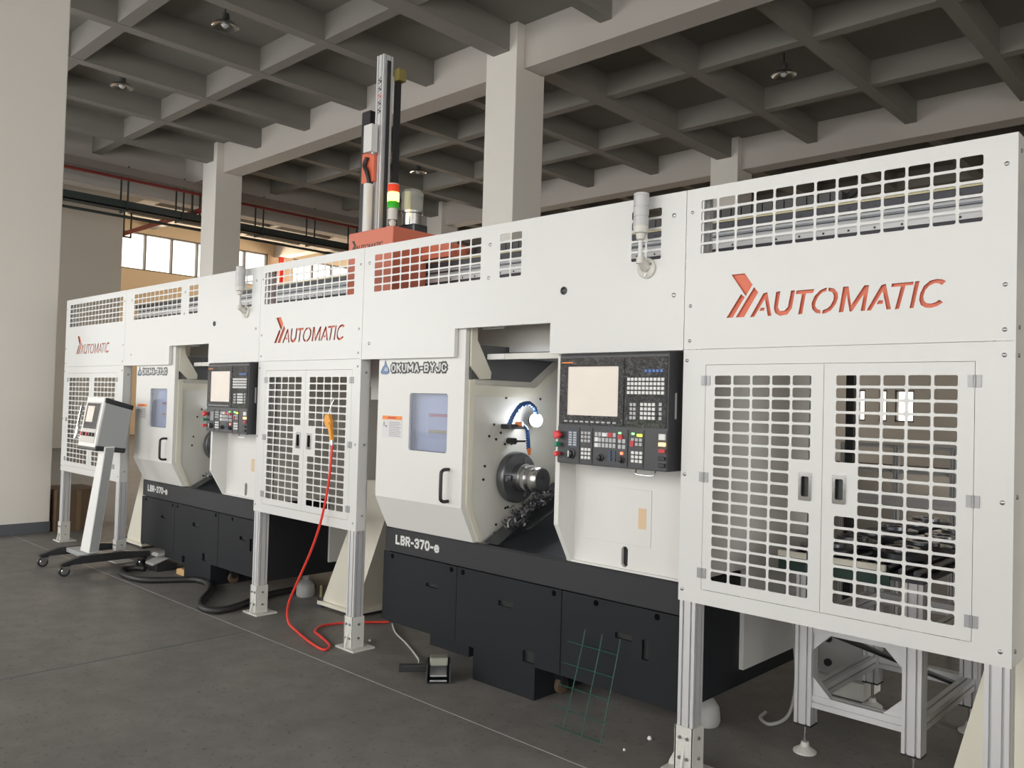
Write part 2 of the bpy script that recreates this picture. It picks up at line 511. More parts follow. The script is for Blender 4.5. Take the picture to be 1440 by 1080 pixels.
def wall_with_windows(name, axis, pos, th, a0, a1, z1, wins, m, wname0):
    outer = [(a0, 0), (a1, 0), (a1, z1), (a0, z1)]
    mb = MB().sheet(outer, [[(p, c), (q, c), (q, d), (p, d)] for p, q, c, d in wins], 0, th)
    if axis == 'x':
        mb.v = [(pos + v[1], v[0], v[2]) for v in mb.v]
    else:
        mb.v = [(v[0], pos + v[1], v[2]) for v in mb.v]
    w = structure(mb.build(name, m))
    return w
WIN_N = [0]
def window(axis, pos, th, p, q, c, d, pitch, hbars=(), m='window_frame'):
    """frame, mullions and panes of one window"""
    WIN_N[0] += 1
    def T(mb):
        if axis == 'x':
            mb.v = [(pos + v[1], v[0], v[2]) for v in mb.v]
        else:
            mb.v = [(v[0], pos + v[1], v[2]) for v in mb.v]
        return mb
    e = 0.05
    y0, y1 = (0.05, th - 0.05) if th > 0 else (th + 0.05, -0.05)
    mb = MB().box(p, q, y0, y1, c, c + e).box(p, q, y0, y1, d - e, d).box(p, p + e, y0, y1, c, d).box(q - e, q, y0, y1, c, d)
    w = structure(T(mb).build('window_%d' % WIN_N[0], m), 'window with slim dark frame')
    n = max(1, round((q - p) / pitch))
    step = (q - p) / n
    for i in range(1, n):
        T(MB().box(p + i * step - 0.025, p + i * step + 0.025, y0, y1, c + e, d - e)).build('mullion', m, w)
    for h in hbars:
        T(MB().box(p + e, q - e, y0, y1, h - 0.02, h + 0.02)).build('transom', m, w)
    ym = (y0 + y1) / 2
    for i in range(n):
        T(MB().box(p + i * step + 0.025, p + (i + 1) * step - 0.025, ym - 0.003, ym + 0.003, c + e, d - e)).build('pane', 'pane_clear', w)
    return w

LW = [(9.75, 16.3, 6.6, 8.1), (17.6, 24.2, 6.6, 8.1)]
wl = wall_with_windows('wall_left', 'x', XL - 0.3, 0.3, YF, YB, ZS, LW, 'wall_lit_warm', 1)
for w in LW:
    window('x', XL - 0.3, 0.3, *w, 1.05)
BW = [(-30.4, -22.3, 1.6, 6.3), (-19.2, -18.2, 1.4, 2.45), (-8.75, -8.45, 1.4, 2.45), (-8.0, -7.75, 1.4, 2.45), (-7.5, -6.9, 1.4, 2.45), (-13.4, -12.2, 1.4, 2.45), (-3.6, -2.2, 1.4, 2.45)]  # first opening is added to go with the left-wall fill lamp
wall_with_windows('wall_back', 'y', YB, 0.3, XL, XR, ZS, BW, 'paint_wall', 1)
for w in BW:
    window('y', YB, 0.3, *w, 0.45 if w[1] - w[0] < 3 else 1.3, (2.1,))
FW = [b for b in FRONT_BAYS]
wall_with_windows('wall_front', 'y', FRONT_Y - 0.3, 0.3, XL, XR, ZS, FW, 'paint_wall', 1)
for w in FW:
    window('y', FRONT_Y - 0.3, 0.3, *w, 1.5, (2.6,))
RW = [(-7.0, 1.0, 1.2, 5.6), (4.5, 12.0, 1.2, 5.6)]
wall_with_windows('wall_right', 'x', XR, 0.3, YF, YB, ZS, RW, 'paint_wall', 1)
for w in RW:
    window('x', XR, 0.3, *w, 1.5, (2.6,))
sw = structure(MB().box(-31.6, -24.0, 0.6, 6.88, 0, ZS).build('wall_stairwell', 'paint_wall'), 'plain grey stairwell block at the far left end of the hall')

COLX, COLY = (-20.52, -8.96, 2.59), (-0.27, 8.25, 16.77)
CLAB = {(-8.96, -0.27): 'huge grey painted column at the left edge with dark plinth',
        (-8.96, 8.25): 'tall square column rising behind the middle of the white machine line',
        (-20.52, 8.25): 'square column farther back beside the bright left windows',
        (-8.96, 16.77): 'far column just showing above the right-hand white guard'}
for x in COLX:
    for y in COLY:
        if x > 0 and y > 0:
            lab = 'square concrete column behind the right end of the line'
        else:
            lab = CLAB.get((x, y), 'square concrete column standing away from the machine line')
        c = thing('column', lab, 'column', (x, y, 0), 'square concrete columns')
        c['kind'] = 'structure'
        MB().box(x - 0.4, x + 0.4, y - 0.4, y + 0.4, 0.0, ZS).build('shaft', 'paint_column', c, bevel=0.012)
        MB().box(x - 0.404, x + 0.404, y - 0.404, y + 0.404, 0.0, 0.125).build('plinth', 'plinth_grey', c)

# high-bay lamps hanging from the slab
LAMPS = (((-12.15, 3.9), 'round high-bay lamp in the ceiling bay nearest the top left'),
         ((-16.75, 3.9), 'round high-bay lamp beside the left column, second from the top'),
         ((-16.75, 12.4), 'round high-bay lamp in the far bay behind the mast'),
         ((-5.4, 12.3), 'dark high-bay lamp above the right part of the line'))
for (x, y), lab in LAMPS:
    t = thing('high_bay_lamp', lab, 'ceiling lamp', (x, y, 8.4), 'high-bay lamps')
    MB().cyl((x, y, 8.58), (x, y, ZS), 0.012, 8).build('stem', 'tray_dark', t)
    MB().lathe((x, y, 8.60), (0, 0, -1), [(0, 0.07), (0.12, 0.085), (0.14, 0.1)], 20).build('driver_housing', 'lamp_inside', t, smooth=True)
    mb = MB().lathe((x, y, 8.46), (0, 0, -1), [(0, 0.09), (0.03, 0.18), (0.09, 0.245), (0.095, 0.235), (0.045, 0.17), (0.012, 0.08)], 28)
    mb.build('reflector', 'lamp_alu', t, smooth=True)
    MB().lathe((x, y, 8.44), (0, 0, -1), [(0, 0.05), (0.05, 0.07), (0.09, 0.04)], 16).build('bulb', 'gray_tower', t, smooth=True)

# pipes and cable trays
t = thing('cable_tray', 'dark ladder cable tray hung below the beams at the left', 'cable tray', (-22, 9, 6.8))
mb = MB().box(-22.2, -22.17, 1, 24.5, 6.8, 7.03).box(-21.83, -21.8, 1, 24.5, 6.8, 7.03).box(-22.2, -21.8, 1, 24.5, 6.8, 6.83)
mb.build('channel', 'tray_dark', t)
for y in (4.0, 6.1, 7.7, 10.3, 12.2, 13.9, 16.0, 19.0):
    MB().box(-22.26, -22.23, y - 0.02, y + 0.02, 6.76, 8.0).box(-21.77, -21.74, y - 0.02, y + 0.02, 6.76, 8.0).box(-22.26, -21.74, y - 0.02, y + 0.02, 6.75, 6.79).build('hanger', 'tray_dark', t)
t = thing('conduit', 'thin dark conduit running below the cable tray', 'conduit', (-22.4, 9, 6.6))
MB().cyl((-22.4, 1, 6.70), (-22.4, 24.5, 6.70), 0.04, 10).build('pipe', 'tray_dark', t)
t = thing('sprinkler_pipe', 'long red sprinkler pipe under the ceiling ribs at the left', 'pipe', (-21.5, 9, 7.565))
MB().cyl((-21.5, 1, 7.565), (-21.5, 24.5, 7.565), 0.04, 12).build('pipe', 'pipe_red', t, smooth=True)
MB().box(-21.64, -21.36, 1, 24.5, 7.65, 7.86).build('beam_shade', 'shade_brown', t)  # dark box stands in for the shaded underside of a beam
t = thing('sprinkler_branch', 'short red branch pipe on brackets in front of the left windows', 'pipe', (-24, 8.2, 7.1))
MB().cyl((-27.3, 8.2, 7.12), (-20.95, 8.2, 7.15), 0.075, 12).build('pipe', 'pipe_red', t, smooth=True)
for x in (-27.0, -22.0):
    MB().box(x - 0.03, x + 0.03, 8.06, 8.1, 6.95, 7.95).box(x - 0.03, x + 0.03, 8.3, 8.34, 6.95, 7.95).box(x - 0.03, x + 0.03, 8.06, 8.34, 6.95, 7.0).build('bracket', 'tray_dark', t)
t = thing('riser_pipe', 'bright red vertical riser pipe beside the far left window', 'pipe', (-31.3, 16.75, 0))
MB().cyl((-31.3, 16.75, 0.0), (-31.3, 16.75, 7.95), 0.13, 14).build('pipe', 'red_hose', t, smooth=True)
MB().cyl((-31.3, 16.75, 6.2), (-31.3, 16.75, 6.34), 0.17, 14).build('collar', 'pipe_red', t, smooth=True)

# ------------------------------------------------------------------ shared geometry of the guards
LOGO = [[(0.022, 0.194), (0.086, 0.195), (0.124, 0.142), (0.093, 0.094)], [(0.07, 0.105), (0.089, 0.09), (0.033, 0.004), (0.002, 0.004)], [(0.131, 0.132), (0.151, 0.107), (0.087, 0.003), (0.047, 0.004)], [(0.115, 0.002), (0.175, 0.101), (0.193, 0.104), (0.214, 0.003), (0.197, 0.002), (0.182, 0.076), (0.135, 0.002)], [(0.164, 0.039), (0.182, 0.039), (0.181, 0.026), (0.156, 0.026)], [(0.232, 0.102), (0.252, 0.105), (0.242, 0.037), (0.251, 0.021), (0.271, 0.021), (0.286, 0.036), (0.298, 0.104), (0.316, 0.104), (0.304, 0.029), (0.284, 0.004), (0.253, 0.0), (0.23, 0.013), (0.223, 0.034)], [(0.322, 0.102), (0.398, 0.103), (0.393, 0.087), (0.363, 0.087), (0.349, 0.003), (0.331, 0.002), (0.346, 0.086), (0.32, 0.087)], [(0.45, 0.106), (0.422, 0.096), (0.399, 0.073), (0.387, 0.045), (0.391, 0.02), (0.406, 0.005), (0.425, 0.0), (0.426, 0.014), (0.411, 0.02), (0.403, 0.033), (0.406, 0.051), (0.417, 0.072), (0.433, 0.087), (0.449, 0.09)], [(0.457, 0.105), (0.48, 0.099), (0.495, 0.08), (0.497, 0.059), (0.488, 0.035), (0.47, 0.012), (0.449, 0.001), (0.432, -0.001), (0.434, 0.014), (0.451, 0.018), (0.466, 0.031), (0.478, 0.053), (0.479, 0.071), (0.472, 0.085), (0.456, 0.091)], [(0.516, 0.103), (0.538, 0.103), (0.549, 0.028), (0.599, 0.102), (0.618, 0.102), (0.604, 0.002), (0.587, 0.002), (0.597, 0.066), (0.553, 0.002), (0.543, 0.002), (0.531, 0.071), (0.519, 0.002), (0.500, 0.001)], [(0.609, 0.002), (0.664, 0.098), (0.681, 0.102), (0.702, 0.002), (0.685, 0.002), (0.67, 0.074), (0.627, 0.002)], [(0.654, 0.039), (0.672, 0.039), (0.671, 0.025), (0.647, 0.025)], [(0.703, 0.101), (0.783, 0.102), (0.781, 0.09), (0.754, 0.09), (0.732, 0.002), (0.716, 0.001), (0.737, 0.088), (0.701, 0.088)], [(0.788, 0.103), (0.804, 0.103), (0.784, 0.002), (0.769, 0.002)], [(0.896, 0.095), (0.883, 0.103), (0.864, 0.106), (0.84, 0.101), (0.819, 0.083), (0.807, 0.058), (0.803, 0.032), (0.809, 0.012), (0.826, 0.001), (0.847, -0.001), (0.868, 0.005), (0.887, 0.017), (0.874, 0.028), (0.861, 0.019), (0.844, 0.015), (0.829, 0.018), (0.82, 0.028), (0.818, 0.044), (0.825, 0.067), (0.838, 0.082), (0.858, 0.091), (0.871, 0.089), (0.882, 0.082)]]
Z0, Z1, ZSEAM = 0.778, 2.657, 1.920
SCREW_ME = None
def screw(parent, x, z, y=0.0, axis='y', r=0.0085):
    mb = MB()
    if axis == 'y':
        mb.lathe((x, y + 0.001, z), (0, -1, 0), [(0, r), (0.003, r * 0.95), (0.005, r * 0.6)], 10)
    else:
        mb.lathe((y, x, z), (1, 0, 0), [(0, r), (0.003, r * 0.95), (0.005, r * 0.6)], 10)
    return mb.build('screw', 'screw_zinc', parent, smooth=True)

def leg_with_foot(g, x0, y0, base_gussets=(-1,)):
    """80 mm slotted aluminium leg with cast bracket foot, front left corner at x0,y0"""
    xc, yc = x0 + 0.04, y0 + 0.04
    pr = [(p[0] + xc, p[1] + yc) for p in slot_profile(0.08, 0.08, 2, 2)]
    leg = MB().prism(pr, 'z', 0.012, 0.80).build('leg', 'alu', g)
    f = MB().box(xc - 0.10, xc + 0.10, yc - 0.075, yc + 0.10, 0, 0.012)
    f.box(x0 - 0.006, x0 + 0.086, y0 - 0.008, y0, 0.012, 0.215)
    f.box(x0 + 0.08, x0 + 0.088, y0 - 0.008, y0 + 0.086, 0.012, 0.215)
    f.box(x0 - 0.008, x0, y0 - 0.008, y0 + 0.086, 0.012, 0.215)
    f.prism([(x0 - 0.006, 0.012), (x0 - 0.06, 0.012), (x0 - 0.055, 0.03), (x0 - 0.006, 0.12)], 'y', y0 + 0.03, y0 + 0.042)
    f.prism([(y0 - 0.008, 0.012), (y0 - 0.035, 0.012), (y0 - 0.032, 0.03), (y0 - 0.008, 0.12)], 'x', xc - 0.006, xc + 0.006)
    foot = f.build('foot', 'foot_casting', g)
    for dz in (0.075, 0.165):
        for dx in (0.022, 0.060):
            MB().cyl((x0 + dx, y0 - 0.008, dz), (x0 + dx, y0 - 0.015, dz), 0.008, 8).build('bolt', 'screw_zinc', foot)
        MB().cyl((x0 + 0.088, y0 + 0.04, dz), (x0 + 0.095, y0 + 0.04, dz), 0.008, 8).build('bolt', 'screw_zinc', foot)
    return leg

def make_guard(x0, width, up_cols, up_x, logo_x, doors, lab, side_depth, side_full=False):
    x1 = x0 + width
    g = thing('safety_guard', lab, 'machine guard', ((x0 + x1) / 2, 0.04, 0), 'white perforated guards with the orange logo')
    # upper panel with vent grid and cut-out logo
    holes = grid_holes(x0 + up_x[0], x0 + up_x[1], 2.355, 2.598, up_cols, 5)
    holes += [[(x0 + logo_x + p[0], 2.052 + p[1]) for p in poly] for poly in LOGO]
    MB().sheet([(x0, ZSEAM + 0.001), (x1, ZSEAM + 0.001), (x1, Z1), (x0, Z1)], holes, 0.0, 0.003).build('upper_panel', 'white_sheet', g)
    label(MB().box(x0 + logo_x - 0.03, x0 + logo_x + 0.93, 0.012, 0.015, 2.03, 2.27).build('logo_backing', 'logo_orange', g), 'orange-red plate showing through the cut-out logo letters')
    # lower frame
    d0, dm, d1 = doors['frame']
    fz0, fz1 = 0.845, 1.848
    MB().sheet([(x0, Z0), (x1, Z0), (x1, ZSEAM - 0.001), (x0, ZSEAM - 0.001)],
               [[(x0 + d0 - 0.002, fz0 - 0.002), (x0 + d1 + 0.002, fz0 - 0.002), (x0 + d1 + 0.002, fz1 + 0.002), (x0 + d0 - 0.002, fz1 + 0.002)]], 0.0, 0.003).build('lower_panel', 'white_sheet', g)
    # returns along the outer edges
    MB().box(x0, x0 + 0.003, 0.003, side_depth, Z0, Z1).build('side_flange', 'white_sheet', g)
    if side_full:
        MB().box(x1 - 0.004, x1, 0.003, 0.48, Z0, Z1).build('side_panel', 'white_sheet', g)
        for z in (2.60, 1.97, 1.87, 1.37, 0.83):
            screw(g, 0.045, z, x1, 'x')
    else:
        MB().box(x1 - 0.003, x1, 0.003, side_depth, Z0, Z1).build('side_flange', 'white_sheet', g)
        for z in (2.60, 2.1, 1.83, 1.35, 0.88):
            screw(g, 0.045, z, x1, 'x')
    MB().box(x0 + 0.003, x1 - 0.003, 0.003, 0.05, Z1 - 0.003, Z1).build('top_flange', 'white_sheet', g)
    MB().box(x0 + 0.003, x1 - 0.003, 0.003, 0.03, Z0, Z0 + 0.003).build('bottom_flange', 'white_sheet', g)
    # inner aluminium posts
    for xx in (x0 + 0.006, x1 - 0.086):
        pr = [(p[0] + xx + 0.04, p[1] + 0.046) for p in slot_profile(0.08, 0.08, 2, 2)]
        MB().prism(pr, 'z', 0.80, Z1 - 0.01).build('post', 'alu', g)
        leg_with_foot(g, xx, 0.006)
    # doors
    for side, a, b, gx in (('L', d0, dm - 0.001, doors['gl']), ('R', dm + 0.001, d1, doors['gr'])):
        nc = doors['cols']
        skip = (lambda c, r: c == nc - 1 and 7 <= r <= 10) if side == 'L' else (lambda c, r: c == 0 and 7 <= r <= 10)
        H = grid_holes(x0 + gx[0], x0 + gx[1], 0.891, 1.800, nc, 18, skip=skip)
        hx = x0 + doors['hl' if side == 'L' else 'hr']
        H.append([(hx - 0.017, 1.302), (hx + 0.017, 1.302), (hx + 0.017, 1.388), (hx - 0.017, 1.388)])
        dr = MB().sheet([(x0 + a, fz0), (x0 + b, fz0), (x0 + b, fz1), (x0 + a, fz1)], H, 0.0, 0.003).build('door', 'white_sheet', g)
        for ea in (x0 + a, x0 + b - 0.003):
            MB().box(ea, ea + 0.003, 0.003, 0.022, fz0, fz1).build('door_edge', 'white_sheet', dr)
        # recessed chrome pull
        fr = MB().sheet(rrect(hx - 0.027, hx + 0.027, 1.287, 1.403, 0.004), [rrect(hx - 0.016, hx + 0.016, 1.304, 1.386, 0.004)], -0.006, 0.0)
        label(fr.build('pull_frame', 'chrome', dr), 'chrome frame of the recessed door pull')
        MB().box(hx - 0.017, hx + 0.017, 0.016, 0.02, 1.302, 1.388).box(hx - 0.017, hx - 0.015, 0, 0.02, 1.302, 1.388).box(hx + 0.015, hx + 0.017, 0, 0.02, 1.302, 1.388).build('pull_recess', 'black_plastic', dr)
        if side == 'L':
            MB().box(x0 + gx[1] - 0.010, x0 + gx[1] + 0.004, 0.008, 0.020, fz0 + 0.02, fz1 - 0.02).build('door_seal', 'black_plastic', dr)
        ex = x0 + (a if side == 'L' else b)
        for hz in (1.778, 1.345, 0.917):
            h = MB().box(ex - 0.022, ex - 0.003, -0.004, 0, hz - 0.022, hz + 0.022).box(ex + 0.003, ex + 0.022, -0.004, 0, hz - 0.022, hz + 0.022)
            h.cyl((ex, -0.004, hz - 0.022), (ex, -0.004, hz + 0.022), 0.0055, 8)
            label(h.build('hinge', 'hinge_zinc', dr), 'small steel butt hinge')
    for z in (2.55, 2.12):
        screw(g, x0 + 0.03, z); screw(g, x1 - 0.035, z)
    for z in (1.87, 1.35, 0.83):
        screw(g, x0 + 0.02, z); screw(g, x1 - 0.035, z)
    screw(g, x0 + 0.03, 1.96); screw(g, x1 - 0.035, 1.96)
    return g

DS = dict(frame=(0.118, 0.656, 1.207), gl=(0.163, 0.604), gr=(0.707, 1.152), cols=5, hl=0.587, hr=0.727)
DX = 3.755
make_guard(0.0, 1.335, 13, (0.076, 1.225), 0.211, DS, 'nearest white perforated guard at the right end, double mesh doors and large orange logo', 0.08, True)
make_guard(-DX, 1.303, 13, (0.055, 1.200), 0.211, DS, 'middle white mesh-door guard between the two lathes, yellow air gun hanging on it', 0.075)
DW = dict(frame=(0.118, 0.80, 1.45), gl=(0.170, 0.735), gr=(0.872, 1.412), cols=6, hl=0.717, hr=0.893)
make_guard(-7.893, 1.603, 16, (0.113, 1.545), 0.335, DW, 'farthest white perforated guard beside the left column, behind the console', 0.075)

def make_header(x0, x1, off, lab, right_more):
    """white cover over a lathe; off = shift of the lathe it spans"""
    h = thing('header_cover', lab, 'machine cover', ((x0 + x1) / 2, 0, 1.9), 'white covers above the lathes')
    zl = 1.915
    nx0, nx1 = -1.55 + off, -0.812 + off
    outer = [(x0, zl), (nx0, zl), (nx0, 2.082), (nx1, 2.082), (nx1, 1.918), (x1, 1.918), (x1, Z1), (x0, Z1)]
    H = grid_holes(-2.337 + off, -1.349 + off, 2.355, 2.598, 11, 5)
    H += grid_holes(-1.197 + off, -1.033 + off, 2.352, 2.596, 2, 5)
    H += grid_holes(-0.306 + off, -0.136 + off, 2.354, 2.598, 2, 5)
    MB().sheet(outer, H, 0.0, 0.003).build('cover_panel', 'white_sheet', h)
    f = MB().box(nx0 - 0.003, nx0, 0.003, 0.028, zl, 2.082)
    f.box(x0, nx0 - 0.003, 0.003, 0.028, zl, zl + 0.003).box(nx0, nx1, 0.003, 0.028, 2.082, 2.085).box(nx1, x1, 0.003, 0.028, 1.918, 1.921)
    f.box(nx1, nx1 + 0.003, 0.003, 0.028, 1.918, 2.082).box(x0, x1, 0.003, 0.05, Z1 - 0.003, Z1)
    f.build('folded_edge', 'white_sheet', h)
    MB().lathe((-0.725 + off, 0.0, 2.245), (0, -1, 0), [(0, 0.021), (0.004, 0.021), (0.006, 0.012), (0.002, 0.008)], 20).build('blanking_plug', 'black_plastic', h, smooth=True)
    for x, z in ((-1.275, 2.547), (-1.282, 2.358), (-2.392, 2.549), (-0.068, 2.55), (-0.06, 2.176), (-2.372, 2.019)):
        screw(h, x + off, z, r=0.011)
    return h
make_header(-2.449, -0.003, 0.0, 'long white cover over the nearer lathe with vent grids and black plug', 0)
make_header(-6.287, -DX - 0.003, -DX, 'white cover over the farther lathe, left of the middle guard', 0)

def make_tower(off, lab):
    x, y = -0.212 + off, -0.06
    t = thing('signal_tower', lab, 'signal light', (x, 0, 2.3), 'grey signal towers on the covers')
    for k in range(3):
        z = 2.505 + 0.048 * k
        MB().lathe((x, y, z), (0, 0, 1), [(0, 0.037), (0.043, 0.037), (0.044, 0.034), (0.048, 0.034)], 20).build('lens', 'gray_tower', t, smooth=True)
    MB().lathe((x, y, 2.649), (0, 0, 1), [(0, 0.037), (0.012, 0.037), (0.017, 0.028)], 20).build('cap', 'gray_tower', t, smooth=True)
    MB().lathe((x, y, 2.505), (0, 0, -1), [(0, 0.037), (0.03, 0.034), (0.035, 0.024), (0.06, 0.02), (0.066, 0.012)], 20).build('collar', 'tower_base', t, smooth=True)
    MB().cyl((x, y, 2.44), (x, y, 2.345), 0.0105, 12).build('pole', 'white_sheet', t, smooth=True)
    mb = MB().lathe((x, -0.001, 2.315), (0, -1, 0), [(0, 0.05), (0.008, 0.05), (0.012, 0.044)], 24)
    mb.cone((x, -0.012, 2.318), (x, y, 2.345), 0.026, 0.018, 12)
    mb.cyl((x, y, 2.33), (x, y, 2.36), 0.019, 12)
    b = mb.build('wall_bracket', 'tower_base', t, smooth=True)
    for a in (30, 150, 270):
        MB().cyl((x + 0.034 * math.cos(math.radians(a)), -0.011, 2.315 + 0.034 * math.sin(math.radians(a))),
                 (x + 0.034 * math.cos(math.radians(a)), -0.017, 2.315 + 0.034 * math.sin(math.radians(a))), 0.007, 8).build('bolt', 'screw_zinc', b)
    return t
make_tower(0, 'grey unlit signal tower on a round bracket, on the nearer cover')
make_tower(-DX, 'grey unlit signal tower on the farther cover, left of the middle guard')

# ------------------------------------------------------------------ the lathe
def make_lathe():
    L = thing('cnc_lathe', 'nearer white and charcoal CNC lathe with open door, lit work lamp and steel chuck', 'lathe', (-1.2, 0.8, 0), 'CNC lathes of the line')
    # dark base
    MB().box(-2.30, -0.08, 0.165, 1.5, 0.2, 0.80).build('base_frame', 'skirt_dark', L)
    ts = MB().prism([(0.14, 0.668), (0.165, 0.668), (0.165, 0.822), (0.148, 0.822), (0.14, 0.812)], 'x', -2.312, -0.076).build('skirt_rail', 'skirt_rail', L)
    block_text('lettering', 'LBR-370-e', -2.200, 0.724, 0.048, 0.408, 0.0135, 0.1388, 0.1402, 'key_white', ts)
    def panel(x0, x1, z0, z1, cuts):
        p = MB().sheet([(x0, z0), (x1, z0), (x1, z1), (x0, z1)], [rrect(a, b, c, d, 0.003) for a, b, c, d in cuts], 0.14, 0.158).build('skirt_panel', 'skirt_dark', L)
        for a, b, c, d in cuts:
            MB().box(a - 0.005, b + 0.005, 0.1585, 0.162, c - 0.005, d + 0.005).build('grip_recess', 'black_matte', p)
        return p
    p1 = panel(-2.325, -1.622, 0.215, 0.660, [(-1.898, -1.791, 0.497, 0.520)])
    p2 = panel(-1.618, -0.803, 0.210, 0.660, [(-1.268, -1.155, 0.494, 0.526), (-1.07, -0.985, 0.222, 0.286)])
    p3 = panel(-0.797, -0.078, 0.210, 0.660, [(-0.447, -0.343, 0.484, 0.514), (-0.284, -0.245, 0.412, 0.511)])
    for p, xs in ((p1, (-2.235, -1.668)), (p2, (-1.568, -0.856)), (p3, (-0.572, -0.200))):
        for x in xs:
            MB().lathe((x, 0.1405, 0.635), (0, -1, 0), [(0, 0.0165), (0.001, 0.016), (0.0008, 0.012)], 14).build('fastener', 'pure_black', p, smooth=True)
    MB().box(-1.9, -1.55, 0.19, 0.24, 0.125, 0.215).build('lower_plate', 'skirt_dark', L)
    MB().box(-1.52, -1.03, 0.20, 0.75, 0.0, 0.21).build('foot_box', 'skirt_dark', L)
    w = MB().lathe((-1.02, 0.40, 0.048), (1, 0, 0), [(0, 0.02), (0.003, 0.045), (0.033, 0.045), (0.036, 0.02)], 20).build('roller', 'cardboard', L, smooth=True)
    MB().box(-1.03, -0.975, 0.375, 0.425, 0.05, 0.21).build('roller_fork', 'dark_steel', w)
    for x, y in ((-0.20, 0.62), (-2.1, 0.62)):
        MB().lathe((x, y, 0), (0, 0, 1), [(0, 0.07), (0.02, 0.078), (0.09, 0.072), (0.13, 0.045), (0.14, 0.03), (0.2, 0.03)], 24).build('levelling_foot', 'bottle_white', L, smooth=True)
    # cabinets
    MB().prism([(0.112, 2.0), (0.112, 1.05), (0.215, 0.83), (0.215, 0.80), (1.5, 0.80), (1.5, 2.0)], 'x', -2.28, -1.5).build('headstock_cover', 'lathe_inner', L)
    MB().box(-0.08, -0.05, 0.20, 1.5, 0.82, 2.25).build('right_wall', 'lathe_white', L)
    MB().box(-0.10, -0.055, 0.745, 1.45, 0.285, 0.82).build('electric_cover', 'white_sheet', L)
    MB().box(-1.5, -0.08, 1.1, 1.15, 0.80, 2.25).build('rear_wall', 'lathe_inner', L)
    MB().box(-2.27, -0.09, 1.15, 1.5, 0.80, 1.9).build('rear_cabinet', 'cream', L)
    MB().box(-0.80, -0.745, 0.17, 1.1, 0.80, 1.9).build('inner_wall', 'lathe_inner', L)
    # sliding door
    zb = 1.031
    dr = MB().sheet([(-2.298, zb), (-1.487, zb), (-1.487, 2.30), (-2.298, 2.30)], [rrect(-1.980, -1.627, 1.343, 1.699, 0.012)], 0.032, 0.05).build('door', 'lathe_white', L)
    MB().prism([(0.032, zb), (0.05, zb), (0.162, 0.822), (0.14, 0.822)], 'x', -2.298, -1.487).build('sloped_foot', 'lathe_white', dr)
    MB().prism([(0.05, 2.3), (0.05, zb), (0.158, 0.822), (0.176, 0.822), (0.066, zb + 0.004), (0.066, 2.3)], 'x', -1.505, -1.488).build('edge_strip', 'lathe_inner', dr)
    MB().prism([(0.066, 1.785), (0.066, zb + 0.006), (0.176, 0.822), (0.205, 0.822), (0.105, zb + 0.012), (0.105, 1.785)], 'x', -1.5, -1.476).build('door_jamb', 'cream', L)
    MB().box(-1.985, -1.622, 0.040, 0.044, 1.338, 1.704).build('window_pane', 'pane_door', dr)
    MB().sheet(rrect(-1.992, -1.615, 1.331, 1.711, 0.014), [rrect(-1.975, -1.632, 1.348, 1.694, 0.012)], 0.05, 0.058).build('window_gasket', 'black_plastic', dr)
    bk = MB().box(-1.99, -1.61, 0.100, 0.104, 1.33, 1.71).build('inner_panel', 'key_white', dr)
    MB().box(-1.87, -1.62, 0.0985, 0.0998, 1.555, 1.575).build('red_label_strip', 'sticker_red', bk)
    MB().box(-1.87, -1.62, 0.0985, 0.0998, 1.455, 1.475).build('yellow_label_strip', 'sticker_yellow', bk)
    MB().box(-1.87, -1.62, 0.0988, 0.0999, 1.42, 1.555).build('label_sheet', 'sticker_white', bk)
    hd = [(-1.60, 0.033, 1.250), (-1.60, -0.004, 1.250), (-1.60, -0.024, 1.240), (-1.60, -0.030, 1.218), (-1.60, -0.030, 1.095), (-1.60, -0.024, 1.072), (-1.60, -0.004, 1.062), (-1.60, 0.033, 1.062)]
    label(MB().tube(hd, 0.0105, 12, 3).build('door_handle', 'black_plastic', dr, smooth=True), 'black D-shaped pull handle')
    # warning sticker
    st = MB().box(-2.244, -2.046, 0.0305, 0.032, 1.410, 1.551).build('warning_sticker', 'sticker_white', dr)
    MB().box(-2.244, -2.046, 0.0297, 0.0305, 1.527, 1.551).build('sticker_header', 'sticker_orange', st)
    mb = MB()
    for i in range(9):
        z = 1.512 - i * 0.0108
        mb.box(-2.175, -2.055 - random.random() * 0.03, 0.0301, 0.0305, z - 0.004, z)
    mb.box(-2.232, -2.22, 0.0301, 0.0305, 1.485, 1.512).box(-2.215, -2.195, 0.0301, 0.0305, 1.478, 1.49)
    mb.build('sticker_print', 'sticker_ink', st, kind='stuff')
    MB().box(-2.190, -2.105, 0.0293, 0.0297, 1.534, 1.544).build('header_print', 'sticker_red', st)
    # maker badge
    block_text('badge_outline', 'OKUMA-BYJC', -2.163, 1.836, 0.042, 0.513, 0.029, 0.0300, 0.0322, 'panel_dark', dr)
    block_text('badge_letters', 'OKUMA-BYJC', -2.163, 1.836, 0.042, 0.513, 0.0108, 0.0282, 0.0302, 'key_white', dr)
    em = MB().prism([(-2.280, 1.828), (-2.262, 1.818), (-2.215, 1.816), (-2.188, 1.828), (-2.200, 1.858), (-2.222, 1.880), (-2.228, 1.905), (-2.236, 1.905), (-2.240, 1.880), (-2.262, 1.858)], 'y', 0.029, 0.032).build('badge_emblem', 'emblem_blue', dr)
    MB().prism([(-2.236, 1.838), (-2.226, 1.838), (-2.226, 1.858), (-2.231, 1.864)], 'y', 0.028, 0.029).prism([(-2.216, 1.838), (-2.206, 1.838), (-2.211, 1.862), (-2.216, 1.858)], 'y', 0.028, 0.029).build('emblem_ridge', 'key_white', em)
